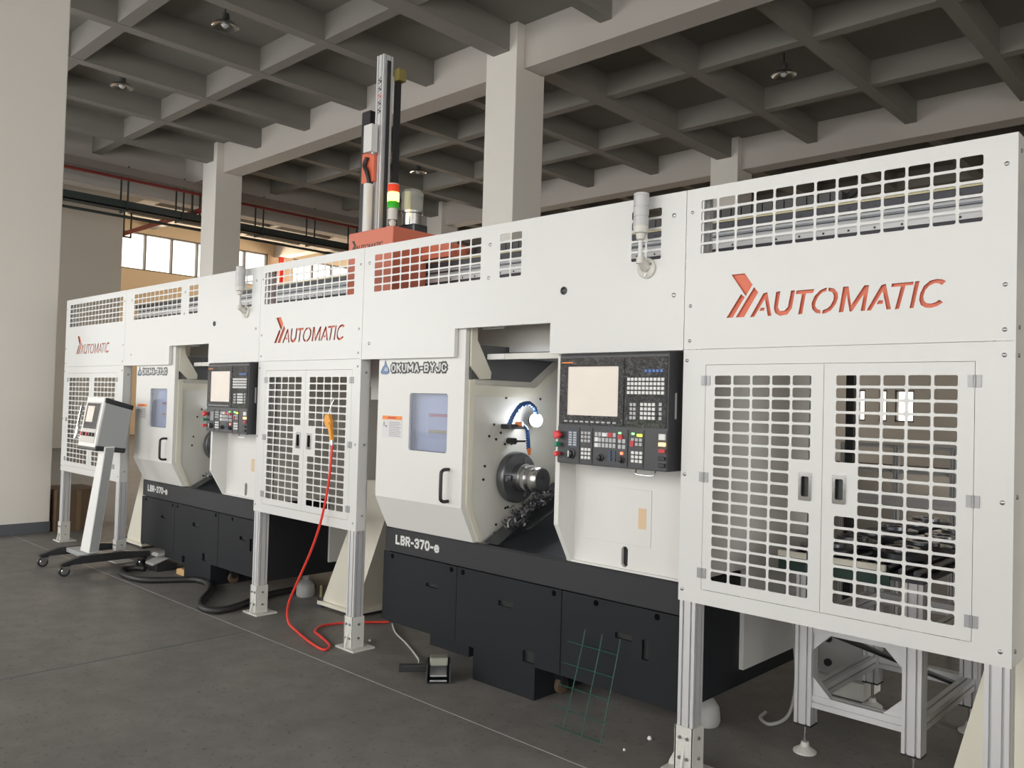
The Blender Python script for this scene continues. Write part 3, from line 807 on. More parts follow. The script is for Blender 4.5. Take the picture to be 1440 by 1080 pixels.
    # right fixed cover
    MB().prism([(0.03, 1.905), (0.03, zb - 0.005), (0.15, 0.822), (0.17, 0.822), (0.17, 1.93), (0.05, 1.93)], 'x', -0.777, -0.748).build('side_fin', 'lathe_white', L)
    MB().sheet([(-0.75, 0.815), (-0.052, 0.815), (-0.052, 1.96), (-0.75, 1.96)], [rrect(-0.437, -0.398, 0.840, 0.944, 0.012)], 0.165, 0.185).build('front_cover', 'lathe_white', L)
    MB().box(-0.45, -0.385, 0.186, 0.19, 0.83, 0.955).build('slot_recess', 'black_matte', L)
    MB().box(-0.75, -0.06, 0.148, 0.166, 0.822, 0.832).build('cover_lip', 'lathe_white', L)
    ac = MB().box(-0.686, -0.262, 0.162, 0.165, 0.956, 1.238).build('access_door', 'lathe_white', L, bevel=0.002)
    MB().box(-0.337, -0.292, 0.160, 0.162, 1.044, 1.147).build('latch_plate', 'beige_latch', ac)
    # interior
    MB().prism([(0.10, 1.69), (0.65, 1.69), (0.90, 1.86), (0.90, 1.92), (0.65, 1.755), (0.10, 1.755)], 'x', -1.5, -1.478).build('inner_rail', 'cream', L)
    MB().prism([(0.112, 1.70), (0.128, 1.70), (0.128, 1.045), (0.232, 0.83), (0.212, 0.83), (0.112, 1.04)], 'x', -1.5, -1.497).build('inner_seal', 'cream', L)
    MB().prism([(0.064, 2.2), (0.064, 1.863), (0.146, 1.79), (0.23, 1.795), (0.235, 1.833), (0.113, 2.021), (0.111, 2.2)], 'x', -1.482, -1.470).build('gusset_plate', 'cream', L)
    MB().box(-1.98, -0.80, 0.40, 0.43, 2.001, 2.40).build('roof_shutter', 'steel_sheet', L)
    MB().box(-1.47, -0.80, 0.385, 0.432, 1.965, 2.001).build('shutter_edge', 'alu', L)
    MB().box(-1.47, -0.82, 0.20, 0.23, 1.910, 1.943).build('shutter_rail', 'lathe_inner', L)
    MB().box(-1.47, -1.33, 0.196, 0.20, 1.912, 1.941).build('rail_strip', 'key_white', L)
    MB().box(-1.47, -1.30, 0.15, 0.16, 2.085, 2.112).build('rail_strip', 'key_white', L)
    MB().prism([(0.10, 1.79), (0.62, 1.79), (0.86, 1.95), (0.86, 1.998), (0.10, 1.998)], 'x', -1.5, -1.494).build('shade_liner', 'inner_shade', L)  # dark sheet paints the shade on the upper headstock wall
    MB().box(-1.5, -0.82, 0.9, 0.95, 1.70, 2.40).build('upper_panel', 'inner_shade', L)
    MB().box(-1.47, -0.85, 0.45, 0.9, 1.93, 1.96).build('inner_cover', 'inner_shade', L)
    ch = MB().lathe((-1.5, 0.48, 1.195), (1, 0, 0), [(0, 0.13), (0.012, 0.158), (0.05, 0.158), (0.062, 0.150), (0.063, 0.10), (0.064, 0.088)], 48).build('chuck', 'chuck_steel', L, smooth=True)
    MB().lathe((-1.44, 0.48, 1.195), (1, 0, 0), [(0, 0.088), (0.05, 0.088), (0.052, 0.078), (0.075, 0.078), (0.076, 0.084), (0.10, 0.084), (0.102, 0.070), (0.115, 0.070)], 40).build('chuck_hub', 'steel', ch, smooth=True)
    wp = MB().lathe((-1.335, 0.48, 1.195), (1, 0, 0), [(0, 0.07), (0.01, 0.076), (0.075, 0.076), (0.083, 0.070), (0.0835, 0.066)], 40).build('workpiece', 'steel', ch, smooth=True)
    MB().lathe((-1.2515, 0.48, 1.195), (1, 0, 0), [(0, 0.068), (0.002, 0.066), (0.003, 0.012), (0.001, 0.004)], 40).build('workpiece_face', 'dark_steel', ch, smooth=True)
    for a in (0, 120, 240):
        y, z = 0.48 + 0.115 * math.cos(math.radians(a + 60)), 1.195 + 0.115 * math.sin(math.radians(a + 60))
        MB().box(-1.45, -1.425, y - 0.02, y + 0.02, z - 0.02, z + 0.02).build('chuck_jaw', 'chuck_steel', ch, bevel=0.003)
    mb = MB()
    for y, z in ((0.22, 1.19), (0.23, 1.27), (0.26, 1.45), (0.30, 1.52), (0.32, 1.43), (0.36, 1.47), (0.40, 1.40), (0.46, 1.40), (0.42, 1.005), (0.44, 1.01), (0.15, 0.93), (0.34, 0.91), (0.35, 0.86), (0.33, 0.86), (0.40, 1.685), (0.72, 1.685)):
        mb.cyl((-1.5, y, z), (-1.495, y, z), 0.008, 10)
    mb.build('bolt_heads', 'black_matte', L, kind='stuff')
    kn = MB().cyl((-1.5, 0.43, 1.42), (-1.44, 0.43, 1.42), 0.02, 16).build('sensor_knob', 'black_plastic', L, smooth=True)
    MB().cyl((-1.44, 0.43, 1.42), (-1.42, 0.50, 1.42), 0.006, 8).build('sensor_stem', 'black_plastic', kn)
    # coolant hose: ball-jointed segments
    pts = [(-1.45, 0.382, 1.52), (-1.43, 0.392, 1.575), (-1.41, 0.434, 1.641), (-1.40, 0.499, 1.656), (-1.40, 0.553, 1.63), (-1.40, 0.582, 1.577)]
    ho = MB().tube(pts, 0.012, 10, 6).build('coolant_hose', 'blue_hose', L, smooth=True)
    mb = MB()
    P = [Vector(p) for p in pts]
    for i in range(len(P) - 1):
        for k in (0.15, 0.5, 0.85):
            c = P[i].lerp(P[i + 1], k); d = (P[i + 1] - P[i]).normalized() * 0.007
            mb.cone(c - d, c + d, 0.016, 0.013, 10)
    mb.build('hose_joints', 'blue_hose', ho, smooth=True, kind='stuff')
    h2 = MB().tube([(-1.44, 0.485, 1.515), (-1.42, 0.505, 1.50), (-1.41, 0.515, 1.44), (-1.41, 0.523, 1.375)], 0.011, 10, 5).build('coolant_hose', 'blue_hose', L, smooth=True)
    mb = MB()
    for k in range(8):
        z = 1.49 - 0.0155 * k
        mb.cone((-1.412, 0.508 + 0.0018 * k, z), (-1.412, 0.509 + 0.0018 * k, z - 0.010), 0.015, 0.012, 10)
    mb.build('hose_joints', 'blue_hose', h2, smooth=True, kind='stuff')
    label(MB().cone((-1.41, 0.523, 1.378), (-1.41, 0.531, 1.335), 0.016, 0.007, 12).build('nozzle', 'orange_tip', h2, smooth=True), 'orange nozzle tip')
    MB().box(-1.5, -1.42, 0.36, 0.50, 1.495, 1.525).build('hose_manifold', 'dark_steel', L, bevel=0.003)
    MB().cyl((-1.44, 0.43, 1.526), (-1.40, 0.45, 1.526), 0.014, 12).build('orange_fitting', 'orange_tip', L)
    lp = MB().lathe((-1.46, 0.60, 1.545), (0.9, -0.35, 0.1), [(0, 0.02), (0.015, 0.035), (0.05, 0.042)], 20).build('work_lamp', 'black_plastic', L, smooth=True)
    label(MB().lathe((-1.413, 0.582, 1.550), (0.9, -0.35, 0.1), [(0, 0.040), (0.012, 0.042), (0.026, 0.036), (0.036, 0.02)], 20).build('lamp_lens', 'led_white', lp, smooth=True), 'glaring white work light')
    # chip chute and chips
    MB().prism([(0.20, 0.822), (0.30, 0.822), (0.95, 1.10), (0.95, 1.19), (0.80, 1.135)], 'x', -1.46, -1.34).build('chip_chute', 'dark_steel', L)
    MB().prism([(0.165, 0.80), (1.10, 0.80), (1.10, 1.10)], 'x', -1.34, -0.80).build('chip_slope', 'skirt_dark', L)
    MB().prism([(0.28, 0.80), (0.30, 0.83), (1.0, 1.12), (1.0, 1.085)], 'x', -1.34, -1.325).build('chute_rail', 'steel', L)
    rnd = random.Random(3)
    mb = MB()
    for k in range(420):
        t = rnd.random()
        y = 0.36 + 0.36 * t + rnd.gauss(0, 0.03)
        z = 0.905 + 0.19 * t + abs(rnd.gauss(0, 0.035)) * (1 - abs(2 * t - 1) ** 2 * 0.7)
        x = -1.40 + rnd.gauss(0, 0.035)
        d = Vector((rnd.gauss(0, 1), rnd.gauss(0, 1), rnd.gauss(0, 1))).normalized() * (0.008 + 0.012 * rnd.random())
        e = d.orthogonal().normalized() * 0.004
        p = Vector((x, y, z))
        mb.add([p - d - e, p + d - e, p + d * 0.6 + e * 2, p - d * 0.7 + e], [(0, 1, 2, 3)])
    mb.build('metal_chips', 'chips', L, kind='stuff', recalc=False)
    # operator panel
    B = -0.055
    cp = MB().prism([(B, 1.357), (0.16, 1.357), (0.16, 1.912), (B + 0.01, 1.912), (B, 1.902)], 'x', -0.692, -0.040).build('control_panel', 'panel_dark', L, bevel=0.003)
    bz = MB().sheet(rrect(-0.682, -0.288, 1.556, 1.888, 0.006), [rrect(-0.634, -0.319, 1.602, 1.845, 0.003)], B - 0.008, B).build('screen_bezel', 'film', cp)
    label(bz, 'grey screen bezel under wrinkled protective film')
    label(MB().box(-0.636, -0.317, B - 0.003, B, 1.600, 1.847).build('screen', 'screen_film', cp), 'pale film-covered screen')
    label(MB().box(-0.282, -0.048, B - 0.006, B, 1.556, 1.888).build('keypad_plate', 'film', cp), 'keypad under wrinkled protective film')
    MB().box(-0.671, -0.60, B - 0.0095, B - 0.008, 1.862, 1.868).build('maker_mark', 'sticker_orange', cp)
    def keys(name, x0, x1, z0, z1, nc, nr, m, y=B - 0.006, fill=0.68, th=0.005):
        mb = MB()
        pw, ph = (x1 - x0) / nc, (z1 - z0) / nr
        for i in range(nc):
            for j in range(nr):
                cx, cz = x0 + (i + .5) * pw, z0 + (j + .5) * ph
                mb.box(cx - pw * fill / 2, cx + pw * fill / 2, y - th, y, cz - ph * fill / 2, cz + ph * fill / 2)
        return mb.build(name, m, cp)
    keys('letter_keys', -0.268, -0.057, 1.708, 1.792, 10, 4, 'key_white')
    keys('edit_keys', -0.250, -0.211, 1.589, 1.672, 2, 4, 'key_grey')
    keys('number_keys', -0.191, -0.104, 1.590, 1.674, 4, 4, 'key_white')
    keys('enter_keys', -0.088, -0.067, 1.590, 1.676, 1, 4, 'key_grey')
    keys('mode_keys', -0.171, -0.065, 1.812, 1.830, 5, 1, 'key_blue')
    keys('soft_keys', -0.652, -0.318, 1.564, 1.578, 10, 1, 'key_grey', B - 0.008, 0.55)
    MB().box(-0.690, -0.042, B - 0.004, B, 1.362, 1.545).build('lower_plate', 'panel_dark', cp)
    y = B - 0.004
    for x in (-0.549, -0.468, -0.258, -0.168):
        MB().box(x - 0.0025, x + 0.0025, y - 0.003, y, 1.366, 1.541).build('divider', 'black_plastic', cp)
    MB().box(-0.626, -0.560, y - 0.002, y, 1.443, 1.524).build('override_plate', 'key_navy', cp)
    keys('override_marks', -0.622, -0.564, 1.447, 1.520, 2, 6, 'key_grey', y - 0.002, 0.7, 0.0008)
    keys('axis_keys', -0.541, -0.477, 1.467, 1.525, 3, 3, 'key_grey', y)
    keys('axis_keys', -0.538, -0.474, 1.384, 1.444, 3, 3, 'key_white', y)
    keys('cycle_keys', -0.454, -0.324, 1.447, 1.526, 6, 3, 'key_grey', y, 0.75)
    keys('tool_keys', -0.315, -0.266, 1.445, 1.500, 2, 2, 'key_grey', y, 0.7)
    keys('jog_keys', -0.374, -0.322, 1.385, 1.439, 2, 3, 'key_navy', y, 0.7)
    keys('spindle_keys', -0.240, -0.172, 1.465, 1.507, 3, 2, 'key_grey', y)
    keys('feed_keys', -0.238, -0.169, 1.386, 1.445, 3, 3, 'key_white', y)
    for nm, x, z, w_, h_, m in (('stop_key', -0.358, 1.512, 0.026, 0.022, 'key_red'), ('stop_key', -0.300, 1.505, 0.026, 0.022, 'key_red'), ('stop_key', -0.230, 1.478, 0.02, 0.028, 'key_red'),
                                ('start_key', -0.392, 1.512, 0.026, 0.016, 'key_white'), ('reset_key', -0.440, 1.488, 0.02, 0.02, 'key_white'), ('reset_key', -0.440, 1.460, 0.02, 0.02, 'key_white'),
                                ('indicator', -0.302, 1.524, 0.012, 0.008, 'ind_green'), ('indicator', -0.226, 1.524, 0.012, 0.009, 'ind_green'), ('indicator', -0.189, 1.518, 0.026, 0.012, 'ind_yellow'), ('indicator', -0.289, 1.428, 0.012, 0.012, 'ind_red')):
        MB().box(x - w_ / 2, x + w_ / 2, y - 0.008, y, z - h_ / 2, z + h_ / 2).build(nm, m, cp)
    for nm, x, z, r in (('feed_knob', -0.600, 1.408, 0.026), ('rate_knob', -0.415, 1.399, 0.018), ('rate_knob', -0.290, 1.397, 0.016)):
        k = MB().lathe((x, y, z), (0, -1, 0), [(0, r), (0.006, r), (0.008, r * 0.7), (0.022, r * 0.6), (0.023, r * 0.5)], 20).build(nm, 'black_plastic', cp, smooth=True)
    MB().box(-0.603, -0.597, y - 0.026, y - 0.020, 1.393, 1.423).build('knob_pointer', 'key_white', cp)
    for nm, z, h_, m in (('power_switch', 1.516, 0.028, 'key_white'), ('lamp_button', 1.482, 0.017, 'ind_orange'), ('alarm_button', 1.452, 0.018, 'key_red'), ('key_switch', 1.417, 0.016, 'black_plastic'), ('key_switch', 1.386, 0.018, 'black_plastic')):
        MB().box(-0.080, -0.046, y - 0.012, y, z - h_ / 2, z + h_ / 2).build(nm, m, cp, bevel=0.002)
    for nm, z, r, m in (('emergency_stop', 1.500, 0.021, 'mushroom_red'), ('start_button', 1.452, 0.013, 'button_green'), ('hold_button', 1.404, 0.013, 'mushroom_red')):
        label(MB().lathe((-0.676, y, z), (0, -1, 0), [(0, r * 0.6), (0.018, r * 0.6), (0.02, r), (0.032, r), (0.038, r * 0.7)], 20).build(nm, m, cp, smooth=True), nm.replace('_', ' ') + (' mushroom, red' if r > 0.02 else ''))
    MB().tube([(-0.244, 0.0, 1.358), (-0.242, -0.01, 1.335), (-0.225, -0.01, 1.329), (-0.155, -0.01, 1.329), (-0.137, -0.01, 1.335), (-0.135, 0.0, 1.358)], 0.003, 6, 4).build('wire_hook', 'steel', cp, smooth=True)
    MB().box(-0.0402, -0.037, 0.0, 0.012, 1.60, 1.72).build('side_strip', 'key_grey', cp)
    return L
lathe = make_lathe()
l2 = copy_tree(lathe, (-DX, 0, 0))
l2['label'] = 'farther white and charcoal CNC lathe between the left guard and the middle guard'

# ------------------------------------------------------------------ gantry
t = thing('gantry_beam', 'long silver gantry beam with dark rails behind the upper vent grids', 'gantry', (-2.8, 0.85, 2.4))
MB().box(-7.9, 1.55, 0.78, 1.0, 2.30, 2.63).build('beam', 'beam_grey', t)
MB().box(-7.9, 1.55, 0.755, 0.80, 2.632, 2.674).build('linear_rail', 'rail_navy', t)
MB().box(-7.9, 1.55, 0.752, 0.80, 2.676, 2.686).build('rail_cap', 'brass', t)
MB().box(-7.9, 1.55, 0.765, 0.78, 2.602, 2.612).build('gear_rack', 'dark_steel', t)
MB().box(-7.9, 1.55, 0.755, 0.78, 2.533, 2.556).build('rail_clamp', 'alu', t)
MB().box(-7.9, 1.55, 0.757, 0.78, 2.497, 2.531).build('linear_rail', 'rail_navy', t)
MB().box(-7.9, 1.55, 0.757, 0.779, 2.44, 2.478).build('linear_rail', 'black_plastic', t)
mb = MB()
for k in range(75):
    x = -7.8 + k * 0.125
    mb.cyl((x, 0.7552, 2.653), (x, 0.7535, 2.653), 0.008, 8).cyl((x, 0.7552, 2.545), (x, 0.7535, 2.545), 0.006, 8)
mb.build('rail_bolts', 'black_plastic', t, kind='stuff')
t = thing('cable_chain', 'black drag chain lying along the top of the gantry beam', 'cable chain', (-1.0, 0.95, 2.7))
for k in range(44):
    x = -2.35 + k * 0.062
    MB().box(x, x + 0.056, 0.86, 1.0, 2.695, 2.775).build('chain_link', 'black_plastic', t)
MB().tube([(0.36, 0.93, 2.75), (0.42, 0.93, 2.79), (0.44, 0.93, 2.84)], 0.02, 8, 4).build('cable', 'black_hose', t)

def pedestal(x0, x1, lean, top, y0, y1, lab):
    """cream leg leaning along the line, on a levelled base plate"""
    p = thing('gantry_pedestal', lab, 'pedestal', ((x0 + x1) / 2, (y0 + y1) / 2, 0), 'cream gantry pedestals')
    zt = 1.05
    t0 = x0 + lean
    t1 = t0 + top
    v = [(x0, y0, 0.05), (x1, y0, 0.05), (x1, y1, 0.05), (x0, y1, 0.05), (t0, y0, zt), (t1, y0, zt), (t1, y1, zt), (t0, y1, zt)]
    MB().add(v, [(0, 3, 2, 1), (4, 5, 6, 7), (0, 1, 5, 4), (1, 2, 6, 5), (2, 3, 7, 6), (3, 0, 4, 7)]).build('leaning_body', 'cream', p)
    MB().box(t0, t1, y0 + 0.18, y1 - 0.02, zt, 2.28).build('upright', 'cream', p)
    MB().box(x0 - 0.03, x1 + 0.03, y0 - 0.03, y1 + 0.03, 0.022, 0.05).build('base_plate', 'cream', p)
    for x in (x0 - 0.01, x1 + 0.01):
        for y in (y0 - 0.01, y1 + 0.01):
            b = MB().cyl((x, y, 0.0), (x, y, 0.022), 0.035, 12).build('levelling_pad', 'dark_steel', p)
            MB().cyl((x, y, 0.022), (x, y, 0.17), 0.011, 10).build('stud', 'brass', b)
            MB().cyl((x, y, 0.05), (x, y, 0.075), 0.022, 6).build('nut', 'dark_steel', b)
    return p
p = pedestal(-3.56, -3.13, 0.52, 0.36, 0.52, 1.08, 'leaning cream pedestal standing between the middle guard and the nearer lathe')
MB().box(-3.03, -2.50, 0.64, 0.68, 1.06, 2.18).build('cable_riser', 'black_plastic', p)
MB().box(-2.77, -2.665, 0.33, 0.39, 1.65, 1.95).build('junction_box', 'white_sheet', p, bevel=0.003)
MB().box(-2.72, -2.70, 0.39, 0.65, 1.78, 1.82).build('box_arm', 'dark_steel', p)
pedestal(0.985, 1.75, 0.25, 0.45, 0.52, 1.20, 'leaning cream pedestal at the right end below the nearest guard')
pedestal(-7.33, -6.90, 0.45, 0.36, 0.52, 1.08, 'leaning pale pedestal far left behind the console stand')

t = thing('gantry_robot', 'orange gantry carriage with tall aluminium mast sticking up above the covers', 'gantry robot', (-2.95, 0.65, 2.3))
X0, X1 = -3.225, -2.69
bx = MB().prism([(0.42, 2.33), (0.745, 2.33), (0.745, 2.71), (0.86, 2.71), (0.86, 2.912), (0.42, 2.912)], 'x', X0, X1).build('carriage_box', 'box_orange', t, bevel=0.006)
mb = MB()
for poly in LOGO:
    mb.prism([(X0 + 0.035 + p[0] * 0.435, 2.762 + p[1] * 0.46) for p in poly], 'y', 0.4185, 0.4205)
mb.build('carriage_logo', 'logo_black', bx)
MB().box(X1, X1 + 0.30, 0.70, 1.05, 2.70, 2.80).build('carriage_plate', 'box_orange', t)
pr = [(p[0] - 3.045, p[1] + 0.575) for p in slot_profile(0.086, 0.09, 2, 2)]
ms = MB().prism(pr, 'z', 1.75, 4.285).build('mast', 'alu', t)
MB().box(-3.002, -2.990, 0.562, 0.590, 2.3, 4.24).build('mast_rail', 'dark_steel', ms)
MB().box(-3.002, -2.984, 0.635, 0.69, 2.2, 4.10).build('drag_chain', 'black_plastic', t)
MB().box(-3.0, -2.94, 0.63, 0.70, 4.10, 4.19).build('end_bracket', 'bracket_yellow', t)
for z, h, m in ((4.06, 0.05, 'logo_black'), (4.00, 0.045, 'logo_black'), (3.945, 0.045, 'sticker_red'), (3.89, 0.045, 'logo_black'), (3.83, 0.05, 'logo_black')):
    MB().prism([(-3.066, z), (-3.024, z + h * 0.25), (-3.024, z + h * 0.5), (-3.05, z + h * 0.62), (-3.024, z + h), (-3.036, z + h), (-3.066, z + h * 0.6), (-3.04, z + h * 0.4)], 'y', 0.5288, 0.5298).build('worn_mark', m, ms)
MB().box(-3.36, -3.25, 0.60, 0.66, 2.92, 3.93).build('cable_carrier', 'black_plastic', t, bevel=0.01)
MB().box(-3.135, -3.035, 0.46, 0.52, 3.53, 3.74).build('motor_cover', 'white_sheet', t, bevel=0.004)
MB().box(-3.20, -3.05, 0.50, 0.528, 3.31, 3.54).build('drive_bracket', 'orange_paint', t, bevel=0.003)
MB().tube([(-3.12, 0.49, 3.50), (-3.14, 0.48, 3.44), (-3.11, 0.48, 3.39), (-3.09, 0.49, 3.32), (-3.09, 0.49, 3.28)], 0.017, 8, 5).build('motor_cable', 'black_hose', t, smooth=True)
MB().cyl((-3.095, 0.49, 2.9), (-3.095, 0.49, 3.29), 0.036, 16).build('cylinder', 'white_sheet', t, smooth=True)
MB().cyl((-3.06, 0.50, 3.51), (-3.06, 0.50, 3.53), 0.02, 12).build('shaft', 'steel', t, smooth=True)

t = thing('stack_light', 'lit red, yellow and green stack light on the orange carriage', 'signal light', (-2.80, 0.50, 2.912))
MB().lathe((-2.80, 0.5, 2.912), (0, 0, 1), [(0, 0.045), (0.012, 0.045), (0.02, 0.02), (0.05, 0.028), (0.065, 0.018), (0.072, 0.018)], 16).build('base', 'tower_base', t, smooth=True)
MB().cyl((-2.80, 0.5, 2.98), (-2.80, 0.5, 3.062), 0.036, 20).build('stem', 'tower_base', t, smooth=True)
for nm, z, h, m in (('green_lens', 3.064, 0.05, 'glass_green'), ('yellow_lens', 3.116, 0.065, 'led_yellow'), ('red_lens', 3.183, 0.055, 'glass_red')):
    MB().lathe((-2.80, 0.5, z), (0, 0, 1), [(0, 0.043), (h - 0.005, 0.043), (h, 0.040)], 20).build(nm, m, t, smooth=True)
MB().lathe((-2.80, 0.5, 3.238), (0, 0, 1), [(0, 0.043), (0.008, 0.040), (0.012, 0.02)], 20).build('cap', 'tower_base', t, smooth=True)

t = thing('oil_lubricator', 'clear glass oil jar on a metal pump at the back of the orange carriage', 'lubricator', (-2.93, 0.80, 2.912))
MB().box(-3.04, -2.82, 0.72, 0.86, 2.912, 3.0).build('pump_body', 'dark_steel', t, bevel=0.01)
MB().lathe((-2.93, 0.79, 3.0), (0, 0, 1), [(0, 0.075), (0.09, 0.075), (0.095, 0.085), (0.11, 0.085)], 24).build('collar', 'steel', t, smooth=True)
MB().lathe((-2.93, 0.79, 3.11), (0, 0, 1), [(0, 0.085), (0.14, 0.085), (0.17, 0.06), (0.18, 0.03)], 24).build('jar', 'jar_glass', t, smooth=True)
MB().cyl((-2.97, 0.775, 3.11), (-2.97, 0.775, 3.27), 0.025, 12).build('inner_tube', 'jar_oil', t, smooth=True)

# ------------------------------------------------------------------ console stand on castors
t = thing('console_stand', 'wheeled teach console with grey sides on a slanted white post, far left', 'console', (-6.25, -0.2, 0))
for x in (-6.49, -5.93):
    MB().prism([(-0.63, 0.10), (-0.60, 0.10), (-0.45, 0.10), (-0.1, 0.10), (0.10, 0.10), (0.16, 0.10), (0.16, 0.150), (-0.1, 0.175), (-0.45, 0.170), (-0.63, 0.115)], 'x', x - 0.03, x + 0.03).build('base_leg', 'black_plastic', t, bevel=0.004)
MB().box(-6.46, -5.96, -0.40, -0.22, 0.125, 0.166).build('cross_plate', 'console_grey', t, bevel=0.004)
for x in (-6.49, -5.93):
    for y in (-0.58, 0.10):
        c = MB().lathe((x - 0.016, y - 0.012, 0.046), (1, 0, 0), [(0, 0.025), (0.001, 0.046), (0.031, 0.046), (0.032, 0.025)], 18).build('castor_wheel', 'black_plastic', t, smooth=True)
        MB().lathe((x + 0.0165, y - 0.012, 0.046), (1, 0, 0), [(0, 0.030), (0.004, 0.024)], 14).build('wheel_hub', 'chrome', c, smooth=True)
        MB().prism([(y - 0.035, 0.035), (y + 0.010, 0.03), (y + 0.034, 0.1), (y - 0.034, 0.1)], 'x', x + 0.021, x + 0.026).box(x - 0.028, x + 0.026, y - 0.034, y + 0.034, 0.093, 0.1).build('castor_fork', 'chrome', c)
SHIFT = Vector((0.21, -0.085, 0.012))
_build = MB.build
def _shifted(self, *args, **kw):
    self.v = [(v[0] + SHIFT.x, v[1] + SHIFT.y, v[2] + SHIFT.z) for v in self.v]
    return _build(self, *args, **kw)
MB.build = _shifted
# post leaning towards the wall of guards
post = MB().add([(-6.45, -0.27, 0.15), (-6.24, -0.27, 0.15), (-6.24, -0.18, 0.15), (-6.45, -0.18, 0.15), (-6.21, -0.22, 1.14), (-6.08, -0.22, 1.14), (-6.08, -0.13, 1.14), (-6.21, -0.13, 1.14)],
                [(0, 3, 2, 1), (4, 5, 6, 7), (0, 1, 5, 4), (1, 2, 6, 5), (2, 3, 7, 6), (3, 0, 4, 7)]).build('post', 'console_white', t, bevel=0.008)
MB().add([(-6.238, -0.262, 0.16), (-6.236, -0.262, 0.16), (-6.236, -0.188, 0.16), (-6.238, -0.188, 0.16), (-6.078, -0.212, 1.13), (-6.075, -0.212, 1.13), (-6.075, -0.138, 1.13), (-6.078, -0.138, 1.13)],
         [(0, 3, 2, 1), (4, 5, 6, 7), (0, 1, 5, 4), (1, 2, 6, 5), (2, 3, 7, 6), (3, 0, 4, 7)]).build('post_cover', 'console_grey', post)
# console body: front leans back
xa, xb = -6.52, -6.11
prof = [(-0.285, 1.13), (-0.02, 1.10), (0.03, 1.50), (-0.215, 1.57)]
MB().prism(prof, 'x', xa, xb).build('console_body', 'console_grey', t, bevel=0.012)
MB().prism([(-0.300, 1.105), (-0.03, 1.075), (-0.02, 1.12), (-0.292, 1.15)], 'x', xa - 0.008, xb + 0.008).build('bottom_rim', 'black_plastic', t, bevel=0.008)
MB().prism([(-0.225, 1.545), (0.030, 1.475), (0.038, 1.52), (-0.218, 1.59)], 'x', xa - 0.008, xb + 0.008).build('top_rim', 'black_plastic', t, bevel=0.008)
def slab(u0, u1, s0, s1, d0, d1):
    """piece lying on the leaning console front; s from 0 (bottom) to 1 (top), d = height above the face"""
    a, b = Vector((0, -0.289, 1.14)), Vector((0, -0.219, 1.575))
    n = Vector((0, -(b - a).z, (b - a).y)).normalized()
    vs = []
    for d in (d0, d1):
        for u, s in ((u0, s0), (u1, s0), (u1, s1), (u0, s1)):
            p = a.lerp(b, s) + n * d
            vs.append((u, p.y, p.z))
    return MB().add(vs, [(3, 2, 1, 0), (4, 5, 6, 7), (0, 1, 5, 4), (1, 2, 6, 5), (2, 3, 7, 6), (3, 0, 4, 7)])
fp = slab(xa, xb, -0.02, 1.04, -0.01, 0.012).build('front_frame', 'console_white', t, bevel=0.006)
slab(xa + 0.035, xb - 0.035, 0.06, 0.93, 0.012, 0.016).build('front_plate', 'console_face', fp)
slab(xa + 0.06, xb - 0.05, 0.36, 0.90, 0.016, 0.019).build('screen_frame', 'film', fp)
label(slab(xa + 0.09, xb - 0.16, 0.50, 0.84, 0.019, 0.021).build('console_screen', 'screen_film', fp), 'pale console screen')
for k, (u, m) in enumerate(((xa + 0.07, 'mushroom_red'), (xa + 0.12, 'black_plastic'), (xa + 0.20, 'key_red'), (xa + 0.27, 'black_plastic'), (xa + 0.34, 'black_plastic'))):
    slab(u - 0.016, u + 0.016, 0.20, 0.28, 0.016, 0.034).build('console_button', m, fp, bevel=0.003)
for u in (xa - 0.045,):
    a, b = Vector((0, -0.30, 1.20)), Vector((0, -0.25, 1.50))
    MB().tube([(u, a.y, a.z), (u, a.y - 0.01, a.z), (u, b.y - 0.01, b.z), (u, b.y, b.z)], 0.012, 8, 0).build('grab_bar', 'chrome', t, smooth=True)
    MB().box(u - 0.01, xa, -0.30, -0.28, 1.20, 1.215).box(u - 0.01, xa, -0.25, -0.23, 1.485, 1.50).build('bar_mount', 'chrome', t)

MB.build = _build

# ------------------------------------------------------------------ workpiece stand inside the nearest guard
t = thing('workpiece_stand', 'aluminium profile stand on levelling feet below the nearest guard', 'stand', (0.6, 1.1, 0))
def prof_z(x, y, z0, z1, w=0.082):
    pr = [(p[0] + x, p[1] + y) for p in slot_profile(w, w, 2, 2)]
    return MB().prism(pr, 'z', z0, z1)
def prof_x(y, z, x0, x1, w=0.06):
    pr = [(p[0] + y, p[1] + z) for p in slot_profile(w, w, 1, 1)]
    return MB().prism(pr, 'x', x0, x1)
def prof_y(x, z, y0, y1, w=0.06):
    pr = [(p[0] + x, p[1] + z) for p in slot_profile(w, w, 1, 1)]
    return MB().prism(pr, 'y', y0, y1)
for x, y in ((0.322, 0.66), (0.818, 0.66), (0.322, 1.55), (0.818, 1.55)):
    lg = prof_z(x, y, 0.145, 0.90).build('leg', 'alu', t)
    MB().box(x - 0.043, x + 0.043, y - 0.043, y + 0.043, 0.137, 0.145).build('end_cap', 'black_plastic', lg)
    MB().cyl((x, y, 0.02), (x, y, 0.14), 0.008, 10).build('spindle', 'steel', lg)
    MB().lathe((x, y, 0), (0, 0, 1), [(0, 0.055), (0.008, 0.055), (0.03, 0.022), (0.05, 0.018)], 20).build('levelling_pad', 'foot_casting', lg, smooth=True)
for y in (0.66, 1.55):
    prof_x(y, 0.262, 0.363, 0.777).build('lower_rail', 'alu', t)
    prof_x(y, 0.62, 0.363, 0.777).build('upper_rail', 'alu', t)
for x in (0.322, 0.818):
    prof_y(x, 0.262, 0.70, 1.51).build('lower_rail', 'alu', t)
    prof_y(x, 0.62, 0.70, 1.51).build('upper_rail', 'alu', t)
